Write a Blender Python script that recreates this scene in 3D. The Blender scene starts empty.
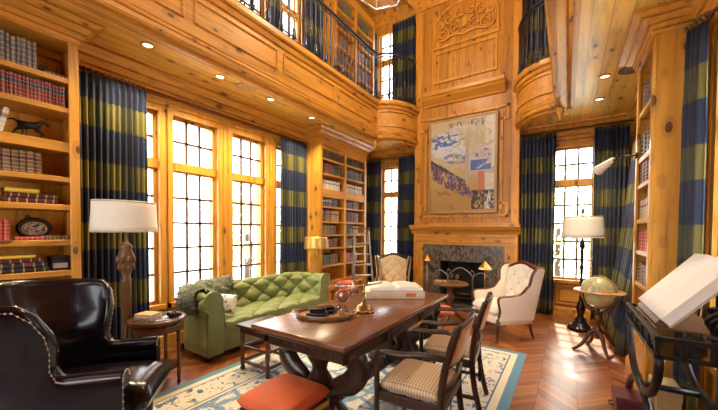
import bpy, bmesh, math, random
from mathutils import Vector, Matrix, noise
random.seed(7)
PI=math.pi
sc=bpy.context.scene
COL=sc.collection
sin,cos=math.sin,math.cos
V=Vector
# ---------------------------------------------------------------- materials
def new_mat(name):
    m=bpy.data.materials.new(name); m.use_nodes=True
    nt=m.node_tree; b=nt.nodes['Principled BSDF']
    return m,nt,b
class N:
    """tiny node helper"""
    def __init__(s,nt): s.nt=nt
    def n(s,t,**k):
        x=s.nt.nodes.new(t)
        for a,b in k.items(): setattr(x,a,b)
        return x
    def put(s,sock,v):
        if hasattr(v,'is_linked') or isinstance(v,bpy.types.NodeSocket): s.nt.links.new(v,sock)
        elif isinstance(v,(tuple,list)) and sock.type=='RGBA' and len(v)==3: sock.default_value=(*v,1)
        else: sock.default_value=v
    def math(s,op,a,b=None,c=None,clamp=False):
        x=s.n('ShaderNodeMath',operation=op); x.use_clamp=clamp
        s.put(x.inputs[0],a)
        if b is not None: s.put(x.inputs[1],b)
        if c is not None: s.put(x.inputs[2],c)
        return x.outputs[0]
    def vmath(s,op,a,b=None):
        x=s.n('ShaderNodeVectorMath',operation=op); s.put(x.inputs[0],a)
        if b is not None: s.put(x.inputs[1],b)
        return x.outputs[0]
    def coord(s,kind='Object'): return s.n('ShaderNodeTexCoord').outputs[kind]
    def mapping(s,v,scale=(1,1,1),loc=(0,0,0),rot=(0,0,0)):
        x=s.n('ShaderNodeMapping'); s.put(x.inputs[0],v)
        x.inputs['Location'].default_value=loc; x.inputs['Rotation'].default_value=rot; x.inputs['Scale'].default_value=scale
        return x.outputs[0]
    def noise(s,v,scale=5,detail=3,rough=.5,dist=0):
        x=s.n('ShaderNodeTexNoise'); s.put(x.inputs['Vector'],v); x.inputs['Scale'].default_value=scale
        x.inputs['Detail'].default_value=detail; x.inputs['Roughness'].default_value=rough; x.inputs['Distortion'].default_value=dist
        return x.outputs[0]
    def voro(s,v,scale=5,feature='F1',out='Distance',rand=1):
        x=s.n('ShaderNodeTexVoronoi',feature=feature); s.put(x.inputs['Vector'],v); x.inputs['Scale'].default_value=scale
        x.inputs['Randomness'].default_value=rand
        return x.outputs[out]
    def ramp(s,f,stops,mode='LINEAR'):
        x=s.n('ShaderNodeValToRGB'); x.color_ramp.interpolation=mode; s.put(x.inputs[0],f)
        e=x.color_ramp.elements
        while len(e)<len(stops): e.new(.5)
        for i,(p,c) in enumerate(stops):
            e[i].position=p; e[i].color=(*c,1) if len(c)==3 else c
        return x.outputs[0]
    def mix(s,f,a,b,blend='MIX'):
        x=s.n('ShaderNodeMix',data_type='RGBA',blend_type=blend); s.put(x.inputs[0],f)
        s.put(x.inputs[6],a); s.put(x.inputs[7],b); return x.outputs[2]
    def sep(s,v):
        x=s.n('ShaderNodeSeparateXYZ'); s.put(x.inputs[0],v); return x.outputs
    def comb(s,a,b,c):
        x=s.n('ShaderNodeCombineXYZ')
        for i,v in enumerate((a,b,c)): s.put(x.inputs[i],v)
        return x.outputs[0]
    def white(s,v,out='Value'):
        x=s.n('ShaderNodeTexWhiteNoise'); s.put(x.inputs['Vector'],v); return x.outputs[out]
    def bump(s,h,b,strength=.3,dist=.01):
        x=s.n('ShaderNodeBump'); x.inputs['Strength'].default_value=strength; x.inputs['Distance'].default_value=dist
        s.put(x.inputs['Height'],h); s.nt.links.new(x.outputs[0],b.inputs['Normal'])
def mul(c,k): return tuple(min(1,x*k) for x in c)
def wood(name,base,axis='Z',rough=.38,knots=True,planks=None,contrast=1,coat=.08,sc_=1.0):
    m,nt,b=new_mat(name); q=N(nt); co=q.coord()
    ia='XYZ'.index(axis)
    s=[9*sc_]*3; s[ia]=.7*sc_
    mp=q.mapping(co,tuple(s))
    f=q.noise(mp,1.6,6,.6,.9)
    k=.52*contrast
    colr=q.ramp(f,[(.25,mul(base,1-k*1.3)),(.46,base),(.62,mul(base,1+k*.4)),(.8,mul(base,1-k*.55))])
    low=q.noise(q.mapping(co,(1.3,1.3,1.3)),1.2,2,.5,0)
    colr=q.mix(q.math('MULTIPLY_ADD',low,.5,-.05,clamp=True),colr,mul(base,.72),'MIX') if contrast>.4 else colr
    if planks:
        pa,w=planks
        ii='XYZ'.index(pa); xyz=q.sep(co)
        t=q.math('DIVIDE',xyz[ii],w); cell=q.math('FLOOR',t)
        r=q.white(q.comb(cell,3.3,1.7))
        colr=q.mix(1.0,colr,q.ramp(r,[(0,(.80,.77,.72)),(.5,(.95,.93,.9)),(1,(1,1,1))]),'MULTIPLY')
        fr=q.math('FRACT',t); edge=q.math('LESS_THAN',q.math('MINIMUM',fr,q.math('SUBTRACT',1.0,fr)),.004/w)
        colr=q.mix(q.math('MULTIPLY',edge,.6),colr,mul(base,.25))
    if knots:
        ks=[8.0]*3; ks[ia]=4.2
        vm=q.mapping(co,tuple(ks)); x=q.n('ShaderNodeTexVoronoi'); q.put(x.inputs['Vector'],vm); x.inputs['Scale'].default_value=1.0
        keep=q.math('GREATER_THAN',q.sep(x.outputs['Color'])[0],.55)
        sz=q.math('MULTIPLY_ADD',q.sep(x.outputs['Color'])[1],.13,.10)
        kk=q.math('LESS_THAN',x.outputs['Distance'],sz); halo=q.math('LESS_THAN',x.outputs['Distance'],q.math('MULTIPLY',sz,2.0))
        colr=q.mix(q.math('MULTIPLY',q.math('MULTIPLY',halo,keep),.35),colr,mul(base,.5))
        colr=q.mix(q.math('MULTIPLY',q.math('MULTIPLY',kk,keep),.85),colr,(.09,.03,.01))
    q.put(b.inputs['Base Color'],colr); b.inputs['Roughness'].default_value=rough; b.inputs['Specular IOR Level'].default_value=.32
    b.inputs['Coat Weight'].default_value=coat; b.inputs['Coat Roughness'].default_value=.22
    q.bump(f,b,.08,.003)
    return m
def plain(name,c,rough=.5,metal=0,coat=0,noise_amt=.12,nscale=18,sheen=0,bump=0,bscale=60,spec=.5):
    m,nt,b=new_mat(name); q=N(nt); co=q.coord()
    f=q.noise(co,nscale,4,.6)
    q.put(b.inputs['Base Color'],q.ramp(f,[(.25,mul(c,1-noise_amt)),(.75,mul(c,1+noise_amt))]))
    b.inputs['Roughness'].default_value=rough; b.inputs['Metallic'].default_value=metal; b.inputs['Coat Weight'].default_value=coat
    b.inputs['Specular IOR Level'].default_value=spec
    if sheen: b.inputs['Sheen Weight'].default_value=sheen; b.inputs['Sheen Roughness'].default_value=.4; b.inputs['Sheen Tint'].default_value=(*mul(c,2.5),1)
    if bump: q.bump(q.noise(co,bscale,4,.6),b,bump,.004)
    return m
PINE=(.60,.275,.038); PINE2=(.70,.345,.052)
M={}
for ax in 'XYZ':
    M['pine'+ax]=wood('honey_pine_'+ax,PINE,ax)
    M['dark'+ax]=wood('dark_walnut_'+ax,(.040,.016,.008),ax,rough=.3,knots=False,coat=.12)
    M['mahog'+ax]=wood('mahogany_'+ax,(.10,.032,.013),ax,rough=.28,knots=False,coat=.15)
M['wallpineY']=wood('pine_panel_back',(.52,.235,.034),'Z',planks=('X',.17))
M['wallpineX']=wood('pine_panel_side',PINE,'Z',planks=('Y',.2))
M['ceilpine']=wood('pine_soffit_lit',(.86,.52,.11),'Y',planks=('X',.145),rough=.3)  # same pine as elsewhere, colour lightened to stand in for light on the soffits
M['ceilpineX']=wood('pine_upper_ceiling',PINE,'Y',planks=('X',.15))
M['tabletop']=wood('walnut_table_top',(.165,.06,.024),'Y',rough=.25,knots=False,coat=.5,sc_=.7)
M['shadewood']=wood('carved_gilt_wood',(.15,.072,.026),'Z',rough=.4,knots=False)
M['muntin']=plain('window_muntin_wood',(.10,.05,.02),.5)
M['chairpanel']=wood('light_walnut_panel',(.50,.27,.10),'Z',rough=.3,knots=False,coat=.2)
M['navy']=plain('navy_cloth',(.02,.03,.07),.6)
M['iron']=plain('black_iron',(.007,.007,.008),.38,0,spec=.35)
M['rail']=plain('wrought_iron',(.05,.055,.07),.3,.7)
M['brass']=plain('aged_brass',(.62,.42,.14),.28,1,noise_amt=.15)
M['brassdark']=plain('dark_brass',(.30,.19,.08),.32,1)
M['bronze']=plain('dark_bronze',(.016,.011,.011),.3,.5)
M['black']=plain('black_lacquer',(.010,.009,.010),.3)
M['soot']=plain('sooted_firebrick',(.012,.011,.011),.9,nscale=8,noise_amt=.5)
M['shade']=plain('linen_shade',(.80,.74,.62),.85,nscale=80,noise_amt=.05)
M['shadewhite']=plain('white_linen_shade',(.86,.82,.74),.85,nscale=80,noise_amt=.04)
M['trimtape']=plain('shade_trim',(.50,.44,.34),.8)
M['paper']=plain('page_paper',(.80,.75,.64),.8,nscale=30,noise_amt=.06)
M['whitepaper']=plain('white_paper',(.88,.86,.80),.8,nscale=20,noise_amt=.03)
M['white']=plain('white_enamel',(.8,.78,.74),.4)
M['silver']=plain('silver_metal',(.75,.74,.72),.2,1)
M['gilt']=plain('gilt',(.65,.45,.15),.35,.9)
M['orange']=plain('orange_velvet',(.56,.105,.026),.75,sheen=.6,nscale=5,noise_amt=.22,bump=.1,bscale=30)
M['green']=plain('green_velvet',(.175,.205,.070),.55,sheen=.8,nscale=6,noise_amt=.2)
M['cream']=plain('cream_upholstery',(.80,.74,.64),.75,sheen=.3,nscale=40,noise_amt=.05)
M['steel']=plain('burnished_steel',(.30,.29,.28),.35,.8)
M['tan']=plain('tan_upholstery',(.52,.39,.235),.7,sheen=.3,nscale=40,noise_amt=.08)
M['fur']=plain('grey_green_fur',(.19,.20,.14),.9,nscale=14,noise_amt=.45,sheen=.3)
M['leather']=plain('oxblood_leather',(.006,.003,.006),.2,coat=.12,spec=.33,nscale=3,noise_amt=.4,bump=.12,bscale=9)
M['ladder']=wood('weathered_grey_wood',(.25,.20,.155),'Z',rough=.5,knots=False)
M['pictureframe']=wood('pale_gilt_wood',(.46,.30,.13),'Z',rough=.4,knots=False)
M['nail']=plain('nailhead_brass',(.55,.48,.40),.3,1)
M['tileslate']=plain('dark_cloth_lining',(.03,.03,.035),.9)
M['stonehearth']=plain('hearth_slate',(.05,.045,.042),.4)
M['yellow']=plain('yellow_cover',(.75,.52,.05),.5)
M['ledlight']=None
def emit(name,c,s):
    m,nt,b=new_mat(name); b.inputs['Base Color'].default_value=(*c,1)
    b.inputs['Emission Color'].default_value=(*c,1); b.inputs['Emission Strength'].default_value=s; return m
M['ledlight']=emit('recessed_lamp_glow',(1,.84,.55),5)
M['candle']=emit('chandelier_bulb_glow',(1,.85,.6),12)
def glass(name,tint=(1,1,1),refl=.08):
    m,nt,b=new_mat(name); q=N(nt); nt.nodes.remove(b)
    t=q.n('ShaderNodeBsdfTransparent'); t.inputs[0].default_value=(*tint,1)
    g=q.n('ShaderNodeBsdfGlossy'); g.inputs['Roughness'].default_value=.03
    mx=q.n('ShaderNodeMixShader'); lw=q.n('ShaderNodeLayerWeight'); lw.inputs[0].default_value=.15
    f=q.math('MULTIPLY_ADD',lw.outputs['Fresnel'],.8,refl*.3,clamp=True)
    nt.links.new(f,mx.inputs[0]); nt.links.new(t.outputs[0],mx.inputs[1]); nt.links.new(g.outputs[0],mx.inputs[2])
    nt.links.new(mx.outputs[0],nt.nodes['Material Output'].inputs[0]); return m
M['pane']=glass('window_glass')
M['glass']=glass('clear_glass',(.93,.96,.95),.2)
def marble():
    m,nt,b=new_mat('grey_brown_marble'); q=N(nt); co=q.coord()
    a=q.noise(q.mapping(co,(6,6,2.6),rot=(0,.5,0)),1.6,9,.68,1.6)
    c=q.ramp(a,[(.3,(.022,.017,.015)),(.46,(.065,.052,.045)),(.53,(.24,.20,.17)),(.57,(.075,.06,.052)),(.75,(.03,.024,.021))])
    q.put(b.inputs['Base Color'],c); b.inputs['Roughness'].default_value=.22; return m
M['marble']=marble()
def floor_mat():
    m,nt,b=new_mat('herringbone_oak_floor'); q=N(nt); co=q.coord(); xyz=q.sep(co)
    W=.30; w=.075
    xr=q.math('ADD',xyz[0],20.0)
    pp=q.math('PINGPONG',xr,W); col=q.math('FLOOR',q.math('DIVIDE',xr,W))
    st=q.math('DIVIDE',q.math('ADD',xyz[1],pp),w); cell=q.math('FLOOR',st)
    r=q.white(q.comb(cell,col,0.0))
    par=q.math('MODULO',col,2.0)
    fx=q.math('MULTIPLY_ADD',par,-2.0,1.0)
    along=q.math('SUBTRACT',xyz[0],q.math('MULTIPLY',xyz[1],fx)); across=q.math('ADD',xyz[1],q.math('MULTIPLY',xyz[0],fx))
    g=q.noise(q.comb(q.math('MULTIPLY',along,1.6),q.math('MULTIPLY',across,26.0),q.math('MULTIPLY',r,9.0)),1.5,5,.6,.5)
    c=q.ramp(r,[(0,(.21,.066,.020)),(.5,(.34,.118,.034)),(1,(.48,.19,.058))])
    c=q.mix(q.math('MULTIPLY',q.math('SUBTRACT',g,.35),.8,clamp=True),c,(.12,.035,.012))
    fr=q.math('FRACT',st); e=q.math('LESS_THAN',q.math('MINIMUM',fr,q.math('SUBTRACT',1.0,fr)),.03)
    fr2=q.math('FRACT',q.math('DIVIDE',xr,W)); e2=q.math('LESS_THAN',q.math('MINIMUM',fr2,q.math('SUBTRACT',1.0,fr2)),.01)
    c=q.mix(q.math('MULTIPLY',q.math('MAXIMUM',e,e2),.7),c,(.05,.015,.006))
    q.put(b.inputs['Base Color'],c); b.inputs['Roughness'].default_value=.3; b.inputs['Coat Weight'].default_value=.35; b.inputs['Coat Roughness'].default_value=.2
    q.bump(g,b,.05,.002); return m
M['floor']=floor_mat()
RUGX0,RUGX1,RUGY0,RUGY1=-2.98,-.37,-.6,4.2
def rug_mat():
    m,nt,b=new_mat('oriental_rug_wool'); q=N(nt); co=q.coord(); xyz=q.sep(co)
    cx,cy=(RUGX0+RUGX1)/2,(RUGY0+RUGY1)/2; hx,hy=(RUGX1-RUGX0)/2,(RUGY1-RUGY0)/2
    dx=q.math('SUBTRACT',hx,q.math('ABSOLUTE',q.math('SUBTRACT',xyz[0],cx)))
    dy=q.math('SUBTRACT',hy,q.math('ABSOLUTE',q.math('SUBTRACT',xyz[1],cy)))
    d=q.math('MINIMUM',dx,dy)
    warp=q.noise(co,3.5,3,.6); wv=q.vmath('ADD',co,q.comb(q.math('MULTIPLY',warp,.25),q.math('MULTIPLY',q.noise(q.mapping(co,loc=(4,4,0)),3.5,3,.6),.25),0.0))
    v1=q.voro(wv,4.2,'DISTANCE_TO_EDGE'); v2=q.voro(wv,11,'F1'); sw=q.noise(co,9,4,.65,2.2)
    CR=(.68,.63,.52); BL=(.06,.14,.26); MB=(.17,.31,.45); TA=(.50,.40,.26)
    f=q.mix(q.math('LESS_THAN',v1,.075),CR,MB)                  # vine lines in the field
    f=q.mix(q.math('LESS_THAN',v2,.13),f,BL)                       # blossoms
    f=q.mix(q.math('LESS_THAN',v2,.07),f,TA)
    f=q.mix(q.math('GREATER_THAN',sw,.60),f,BL)
    bo=q.mix(q.math('GREATER_THAN',q.noise(co,7,3,.6,2.5),.575),CR,BL)  # wide border
    bo=q.mix(q.math('LESS_THAN',q.voro(co,9),.2),bo,TA)
    bo=q.mix(q.math('LESS_THAN',q.voro(co,9),.1),bo,MB)
    def band(a,b_): return q.math('MULTIPLY',q.math('GREATER_THAN',d,a),q.math('LESS_THAN',d,b_))
    c=q.mix(q.math('LESS_THAN',d,.50),f,bo)
    for a,b_,col in((.0,.085,(.10,.24,.38)),(.085,.15,(.75,.68,.52)),(.15,.165,BL),(.44,.455,BL),(.455,.485,CR),(.485,.5,BL)):
        c=q.mix(band(a,b_),c,col)
    q.put(b.inputs['Base Color'],c); b.inputs['Roughness'].default_value=.95; b.inputs['Sheen Weight'].default_value=.2
    q.bump(q.noise(co,220,2),b,.3,.004); return m
M['rug']=rug_mat()
def plaid_mat():
    m,nt,b=new_mat('navy_olive_plaid_silk'); q=N(nt); uv=q.sep(q.coord('UV'))
    P=.62
    hv=q.math('FRACT',q.math('DIVIDE',uv[1],P)); hu=q.math('FRACT',q.math('DIVIDE',uv[0],.50))
    inb=q.math('LESS_THAN',hv,.44); inu=q.math('LESS_THAN',hu,.46)
    both=q.math('MULTIPLY',inb,inu)
    NA=(.008,.012,.038); OL=(.165,.142,.030); DK=(.010,.012,.016); BL=(.014,.026,.072)
    c=q.mix(inb,q.mix(inu,NA,BL),q.mix(inu,(.055,.056,.022),OL))
    thr=q.noise(q.comb(q.math('MULTIPLY',uv[0],160.0),q.math('MULTIPLY',uv[1],14.0),0.0),1,3)
    c=q.mix(q.math('MULTIPLY',thr,.14),c,(.10,.11,.10))
    q.put(b.inputs['Base Color'],c); b.inputs['Roughness'].default_value=.5; b.inputs['Specular IOR Level'].default_value=.3; b.inputs['Sheen Weight'].default_value=.08
    q.bump(thr,b,.1,.002)
    return m
M['plaid']=plaid_mat()
def weave_mat():
    m,nt,b=new_mat('tan_woven_cushion'); q=N(nt); co=q.coord(); xyz=q.sep(co)
    a=q.math('SINE',q.math('MULTIPLY',q.math('ADD',xyz[0],xyz[1]),150.0)); c2=q.math('SINE',q.math('MULTIPLY',q.math('SUBTRACT',xyz[0],xyz[1]),150.0))
    f=q.math('MULTIPLY_ADD',q.math('MULTIPLY',a,c2),.5,.5)
    q.put(b.inputs['Base Color'],q.ramp(f,[(.2,(.30,.19,.10)),(.55,(.55,.40,.25)),(.9,(.66,.52,.36))])); b.inputs['Roughness'].default_value=.8
    q.bump(f,b,.4,.004); return m
M['weave']=weave_mat()
BOOK={}
def book_mat(name,c,label=None,gold=(.55,.38,.14),mott=.25,bands=True):
    m,nt,b=new_mat('book_'+name); q=N(nt); g=q.sep(q.coord('Generated')); oi=q.n('ShaderNodeObjectInfo')
    f=q.noise(q.mapping(q.coord(),(1,1,1)),45,4,.7)
    cc=q.ramp(f,[(.3,mul(c,1-mott)),(.7,mul(c,1+mott))])
    cc=q.mix(q.math('MULTIPLY',oi.outputs['Random'],.45),cc,mul(c,.45))
    if bands:
        z=g[2]
        acc=None
        for t in(.08,.22,.40,.58,.76,.92):
            e=q.math('LESS_THAN',q.math('ABSOLUTE',q.math('SUBTRACT',z,t)),.014)
            acc=e if acc is None else q.math('MAXIMUM',acc,e)
        cc=q.mix(q.math('MULTIPLY',acc,.8),cc,gold)
        if label:
            e=q.math('MULTIPLY',q.math('GREATER_THAN',z,.60),q.math('LESS_THAN',z,.74))
            cc=q.mix(e,cc,label)
    q.put(b.inputs['Base Color'],cc); b.inputs['Roughness'].default_value=.45
    BOOK[name]=m
for nm,c,lb,kw in [('navy',(.020,.026,.055),(.16,.03,.03),{}),('red',(.26,.030,.028),(.03,.05,.12),{}),('burgundy',(.085,.016,.022),None,{}),
    ('brown',(.16,.085,.045),(.10,.02,.015),dict(mott=.6)),('tan',(.42,.28,.14),(.2,.04,.03),{}),('green',(.035,.07,.04),None,{}),
    ('black',(.022,.020,.022),None,{}),('white',(.72,.66,.55),(.25,.2,.15),dict(bands=True,gold=(.35,.28,.18))),('grey',(.15,.14,.14),(.10,.10,.13),{}),
    ('yellow',(.78,.56,.06),None,dict(bands=False)),('blue',(.04,.075,.17),(.5,.4,.2),{}),('scarlet',(.50,.035,.03),None,{}),('olive',(.20,.17,.06),None,{})]:
    book_mat(nm,c,lb,**kw)
# ---------------------------------------------------------------- mesh helper
class MB:
    def __init__(s): s.bm=bmesh.new(); s.uv=None; s.mi=0
    def _add(s,verts,faces,smooth=False,uvs=None):
        vs=[s.bm.verts.new(v) for v in verts]
        if uvs is not None and s.uv is None: s.uv=s.bm.loops.layers.uv.new('UVMap')
        for f in faces:
            try: fc=s.bm.faces.new([vs[i] for i in f])
            except ValueError: continue
            fc.smooth=smooth; fc.material_index=s.mi
            if uvs is not None:
                for lp,i in zip(fc.loops,f): lp[s.uv].uv=uvs[i]
        return vs
    def box(s,c,size,bev=0,rz=0,rot=None,seg=1):
        t=bmesh.new(); bmesh.ops.create_cube(t,size=1)
        bmesh.ops.scale(t,vec=size,verts=t.verts)
        if bev: bmesh.ops.bevel(t,geom=t.edges[:],offset=bev,segments=seg,affect='EDGES',profile=.5,clamp_overlap=True)
        mt=Matrix.Translation(c)@(rot.to_4x4() if rot is not None else Matrix.Rotation(rz,4,'Z'))
        t.verts.index_update()
        s._add([mt@v.co for v in t.verts],[[v.index for v in f.verts] for f in t.faces],smooth=seg>1)
        t.free(); return s
    def b2(s,lo,hi,bev=0,seg=1):
        return s.box([(a+b)/2 for a,b in zip(lo,hi)],[abs(b-a) for a,b in zip(lo,hi)],bev,seg=seg)
    def grid(s,fn,nu,nv,cu=False,cv=False,smooth=True,uv=None,flip=False):
        P=[];U=[]
        for i in range(nu+(0 if cu else 1)):
            for j in range(nv+(0 if cv else 1)):
                P.append(fn(i/nu,j/nv))
                if uv: U.append(uv(i/nu,j/nv))
        a=nu if cu else nu+1; b=nv if cv else nv+1
        F=[]
        for i in range(nu):
            for j in range(nv):
                f=[i*b+j,((i+1)%a)*b+j,((i+1)%a)*b+(j+1)%b,i*b+(j+1)%b]
                F.append(f[::-1] if flip else f)
        return s._add(P,F,smooth,U if uv else None)
    def lathe(s,prof,o=(0,0,0),seg=20,axis=None,smooth=True):
        """prof: list of (r,z); closed at ends"""
        o=V(o); n=len(prof)
        R=Matrix.Identity(3) if axis is None else V((0,0,1)).rotation_difference(V(axis).normalized()).to_matrix()
        P=[o+R@V((r*cos(2*PI*i/seg),r*sin(2*PI*i/seg),z)) for i in range(seg) for r,z in prof]
        F=[[i*n+j,((i+1)%seg)*n+j,((i+1)%seg)*n+j+1,i*n+j+1] for i in range(seg) for j in range(n-1)]
        if prof[0][0]>1e-6: F.append([i*n for i in range(seg)][::-1])
        if prof[-1][0]>1e-6: F.append([i*n+n-1 for i in range(seg)])
        s._add(P,F,smooth); return s
    def cyl(s,p0,p1,r0,r1=None,seg=12):
        p0,p1=V(p0),V(p1); r1=r0 if r1 is None else r1
        return s.lathe([(r0,0),(r1,(p1-p0).length)],p0,seg,axis=p1-p0)
    def tube(s,pts,r,seg=8,closed=False,flat=None,smooth=True):
        """pts polyline; r number or list; flat=(a,b) elliptical factors"""
        pts=[V(p) for p in pts]; n=len(pts); rr=r if isinstance(r,(list,tuple)) else [r]*n
        up=V((0,0,1)); P=[]; prevx=None
        for i,p in enumerate(pts):
            d=(pts[(i+1)%n]-pts[i-1]) if closed else (pts[min(i+1,n-1)]-pts[max(i-1,0)])
            d.normalize()
            if prevx is None:
                x=d.cross(up)
                if x.length<.05: x=d.cross(V((0,1,0)))
            else: x=prevx-d*prevx.dot(d)
            x.normalize(); y=x.cross(d); prevx=x
            fa,fb=flat or(1,1)
            for k in range(seg):
                a=2*PI*k/seg; P.append(p+x*(cos(a)*rr[i]*fa)+y*(sin(a)*rr[i]*fb))
        F=[]
        for i in range(n if closed else n-1):
            for k in range(seg):
                F.append([i*seg+k,i*seg+(k+1)%seg,((i+1)%n)*seg+(k+1)%seg,((i+1)%n)*seg+k])
        if not closed: F.append(list(range(seg))[::-1]); F.append([(n-1)*seg+k for k in range(seg)])
        s._add(P,F,smooth); return s
    def prism(s,poly,axis,a,b,fn=None,smooth=False):
        """extrude 2D polygon along axis from a to b; poly coords are the other two axes in xyz order"""
        n=len(poly)
        def mk(p,h):
            if axis=='X': v=(h,p[0],p[1])
            elif axis=='Y': v=(p[0],h,p[1])
            else: v=(p[0],p[1],h)
            return fn(V(v)) if fn else v
        P=[mk(p,a) for p in poly]+[mk(p,b) for p in poly]
        F=[[i,(i+1)%n,n+(i+1)%n,n+i] for i in range(n)]+[list(range(n))[::-1],list(range(n,2*n))]
        s._add(P,F,smooth); return s
    def sweep(s,prof,path,closed=False,smooth=False):
        """prof (out,z) swept along horizontal path of (x,y) points, out = right-hand side of travel"""
        n=len(prof); m=len(path); P=[]
        for i,p in enumerate(path):
            a=V(path[i-1] if(i>0 or closed) else path[i]); b=V(path[(i+1)%m] if(i<m-1 or closed) else path[i]); c=V(p)
            d1=(c-a).normalized() if (c-a).length>1e-6 else (b-c).normalized(); d2=(b-c).normalized() if (b-c).length>1e-6 else d1
            n1=V((d1.y,-d1.x)); n2=V((d2.y,-d2.x)); mm=(n1+n2)
            mm=mm/max(.3,(1+n1.dot(n2)))
            for o,z in prof: P.append((c.x+mm.x*o,c.y+mm.y*o,z))
        F=[[i*n+j,((i+1)%m)*n+j,((i+1)%m)*n+(j+1)%n,i*n+(j+1)%n] for i in range(m if closed else m-1) for j in range(n)]
        if not closed: F+= [list(range(n))[::-1],[(m-1)*n+j for j in range(n)]]
        s._add(P,F,smooth); return s
    def sphere(s,c,r,seg=16,rings=10,sx=1,sy=1,sz=1):
        c=V(c)
        s.lathe([(max(0,r*sin(PI*j/rings)),-r*cos(PI*j/rings)) for j in range(rings+1)],(0,0,0),seg) if False else None
        prof=[(r*sin(PI*j/rings) if 0<j<rings else 0,-r*cos(PI*j/rings)) for j in range(rings+1)]
        n=len(prof)
        P=[c+V((a*cos(2*PI*i/seg)*sx,a*sin(2*PI*i/seg)*sy,z*sz)) for i in range(seg) for a,z in prof]
        F=[[i*n+j,((i+1)%seg)*n+j,((i+1)%seg)*n+j+1,i*n+j+1] for i in range(seg) for j in range(n-1)]
        s._add(P,F,True); return s
    def build(s,name,mat,parent=None,weld=True,mods=()):
        if weld: bmesh.ops.remove_doubles(s.bm,verts=s.bm.verts,dist=1e-5)
        bmesh.ops.recalc_face_normals(s.bm,faces=s.bm.faces)
        me=bpy.data.meshes.new(name); s.bm.to_mesh(me); s.bm.free()
        for m in (mat if isinstance(mat,(list,tuple)) else [mat]): me.materials.append(m)
        o=bpy.data.objects.new(name,me); COL.objects.link(o)
        if parent is not None: o.parent=parent
        for t,k in mods:
            md=o.modifiers.new(t.lower(),t)
            for a,b in k.items(): setattr(md,a,b)
        return o
def thing(name,label,cat,loc=(0,0,0),rz=0,group=None):
    o=bpy.data.objects.new(name,None); COL.objects.link(o); o.empty_display_size=.1
    o.location=loc; o.rotation_euler=(0,0,rz); return tag(o,label,cat,group)
def tag(o,label,cat,group=None):
    o['label']=label; o['category']=cat
    if group: o['group']=group
    return o
def struct(name,mb,mat,parent=None,**k):
    o=mb.build(name,mat,parent,**k)
    if parent is None: o['kind']='structure'
    return o
def dup(root,loc=None,rz=None,label=None,group=None):
    r=root.copy(); COL.objects.link(r)
    if loc is not None: r.location=loc
    if rz is not None: r.rotation_euler=(0,0,rz)
    if label: r['label']=label
    if group: r['group']=group
    for ch in list(root.children):
        c=ch.copy(); COL.objects.link(c); c.parent=r
        for g in list(ch.children):
            d=g.copy(); COL.objects.link(d); d.parent=c
    return r
def bez(p,n=12):
    """Catmull-Rom through points"""
    p=[V(x) for x in p]; out=[]
    for i in range(len(p)-1):
        a,b,c,d=p[max(i-1,0)],p[i],p[i+1],p[min(i+2,len(p)-1)]
        for k in range(n):
            t=k/n; out.append(.5*((2*b)+(c-a)*t+(2*a-5*b+4*c-d)*t*t+(3*b-a-3*c+d)*t**3))
    return out+[p[-1]]
def tuft(a,b): return math.sqrt(abs(sin(PI*a)*sin(PI*b)))
def rect_cells(us,zs,holes):
    """cells of a wall not inside any hole"""
    U=sorted(set(us+[h[0] for h in holes]+[h[1] for h in holes])); Z=sorted(set(zs+[h[2] for h in holes]+[h[3] for h in holes]))
    for i in range(len(U)-1):
        for j in range(len(Z)-1):
            cu,cz=(U[i]+U[i+1])/2,(Z[j]+Z[j+1])/2
            if not any(h[0]<cu<h[1] and h[2]<cz<h[3] for h in holes): yield U[i],U[i+1],Z[j],Z[j+1]
# ================================================================= room shell
XL,XR,YB,YF=-4.1,.95,6.6,-2.4
ZS,ZG,ZU=3.3,3.97,6.35           # soffit, gallery floor, upper ceiling
CX0,CX1,CY=-2.72,-.73,6.3         # chimney breast
def wall(name,fixed,side,us,zs,holes,mat,t=.2):
    mb=MB()
    for u0,u1,z0,z1 in rect_cells(us,zs,holes):
        if fixed[0]=='X': mb.b2((fixed[1],u0,z0),(fixed[1]+side*t,u1,z1))
        else: mb.b2((u0,fixed[1],z0),(u1,fixed[1]+side*t,z1))
    return struct(name,mb,mat)
WL=[(1.27,1.87,.55,2.86),(2.03,2.63,.55,2.86),(2.86,3.46,.55,2.86),(3.69,4.29,.55,2.86)]
UL=[(2.03,2.63,4.25,6.0),(2.86,3.46,4.25,6.0),(3.69,4.29,4.25,6.0)]
WB=[(-3.68,-3.10,.50,2.92),(-.27,.37,.62,2.92)]
UB=[(-3.78,-3.28,4.3,6.1),(-.15,.45,4.3,6.0)]
WR=[(2.66,3.48,.5,2.9),(4.75,5.55,.5,2.9)]
UR=[(1.6,2.4,4.25,6.0),(3.2,4.0,4.25,6.0)]
WF_FILL=[(-3.0,-.5,.9,2.9),(-3.0,-.3,4.4,5.8)]  # openings in the unseen wall behind the camera, added and sized for fill light
mb=MB(); mb.b2((XL-.2,YF-.2,-.1),(XR+.2,YB+.4,0)); struct('floor',mb,M['floor'])
wall('wall_left',('X',XL),-1,[YF,YB],[0,ZU],WL+UL,M['wallpineX'])
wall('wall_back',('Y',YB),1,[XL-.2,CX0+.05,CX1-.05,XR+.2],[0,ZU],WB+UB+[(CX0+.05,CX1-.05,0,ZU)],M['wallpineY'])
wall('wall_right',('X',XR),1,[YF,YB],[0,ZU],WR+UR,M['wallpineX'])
wall('wall_front',('Y',YF),-1,[XL-.2,XR+.2],[0,ZU],WF_FILL,M['wallpineY'])
mb=MB(); mb.b2((XL-.2,YF-.2,ZU),(XR+.2,YB+.4,ZU+.15)); struct('ceiling',mb,M['ceilpineX'])
FB=(-2.15,-1.27,0,.86)
mb=MB()
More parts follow.
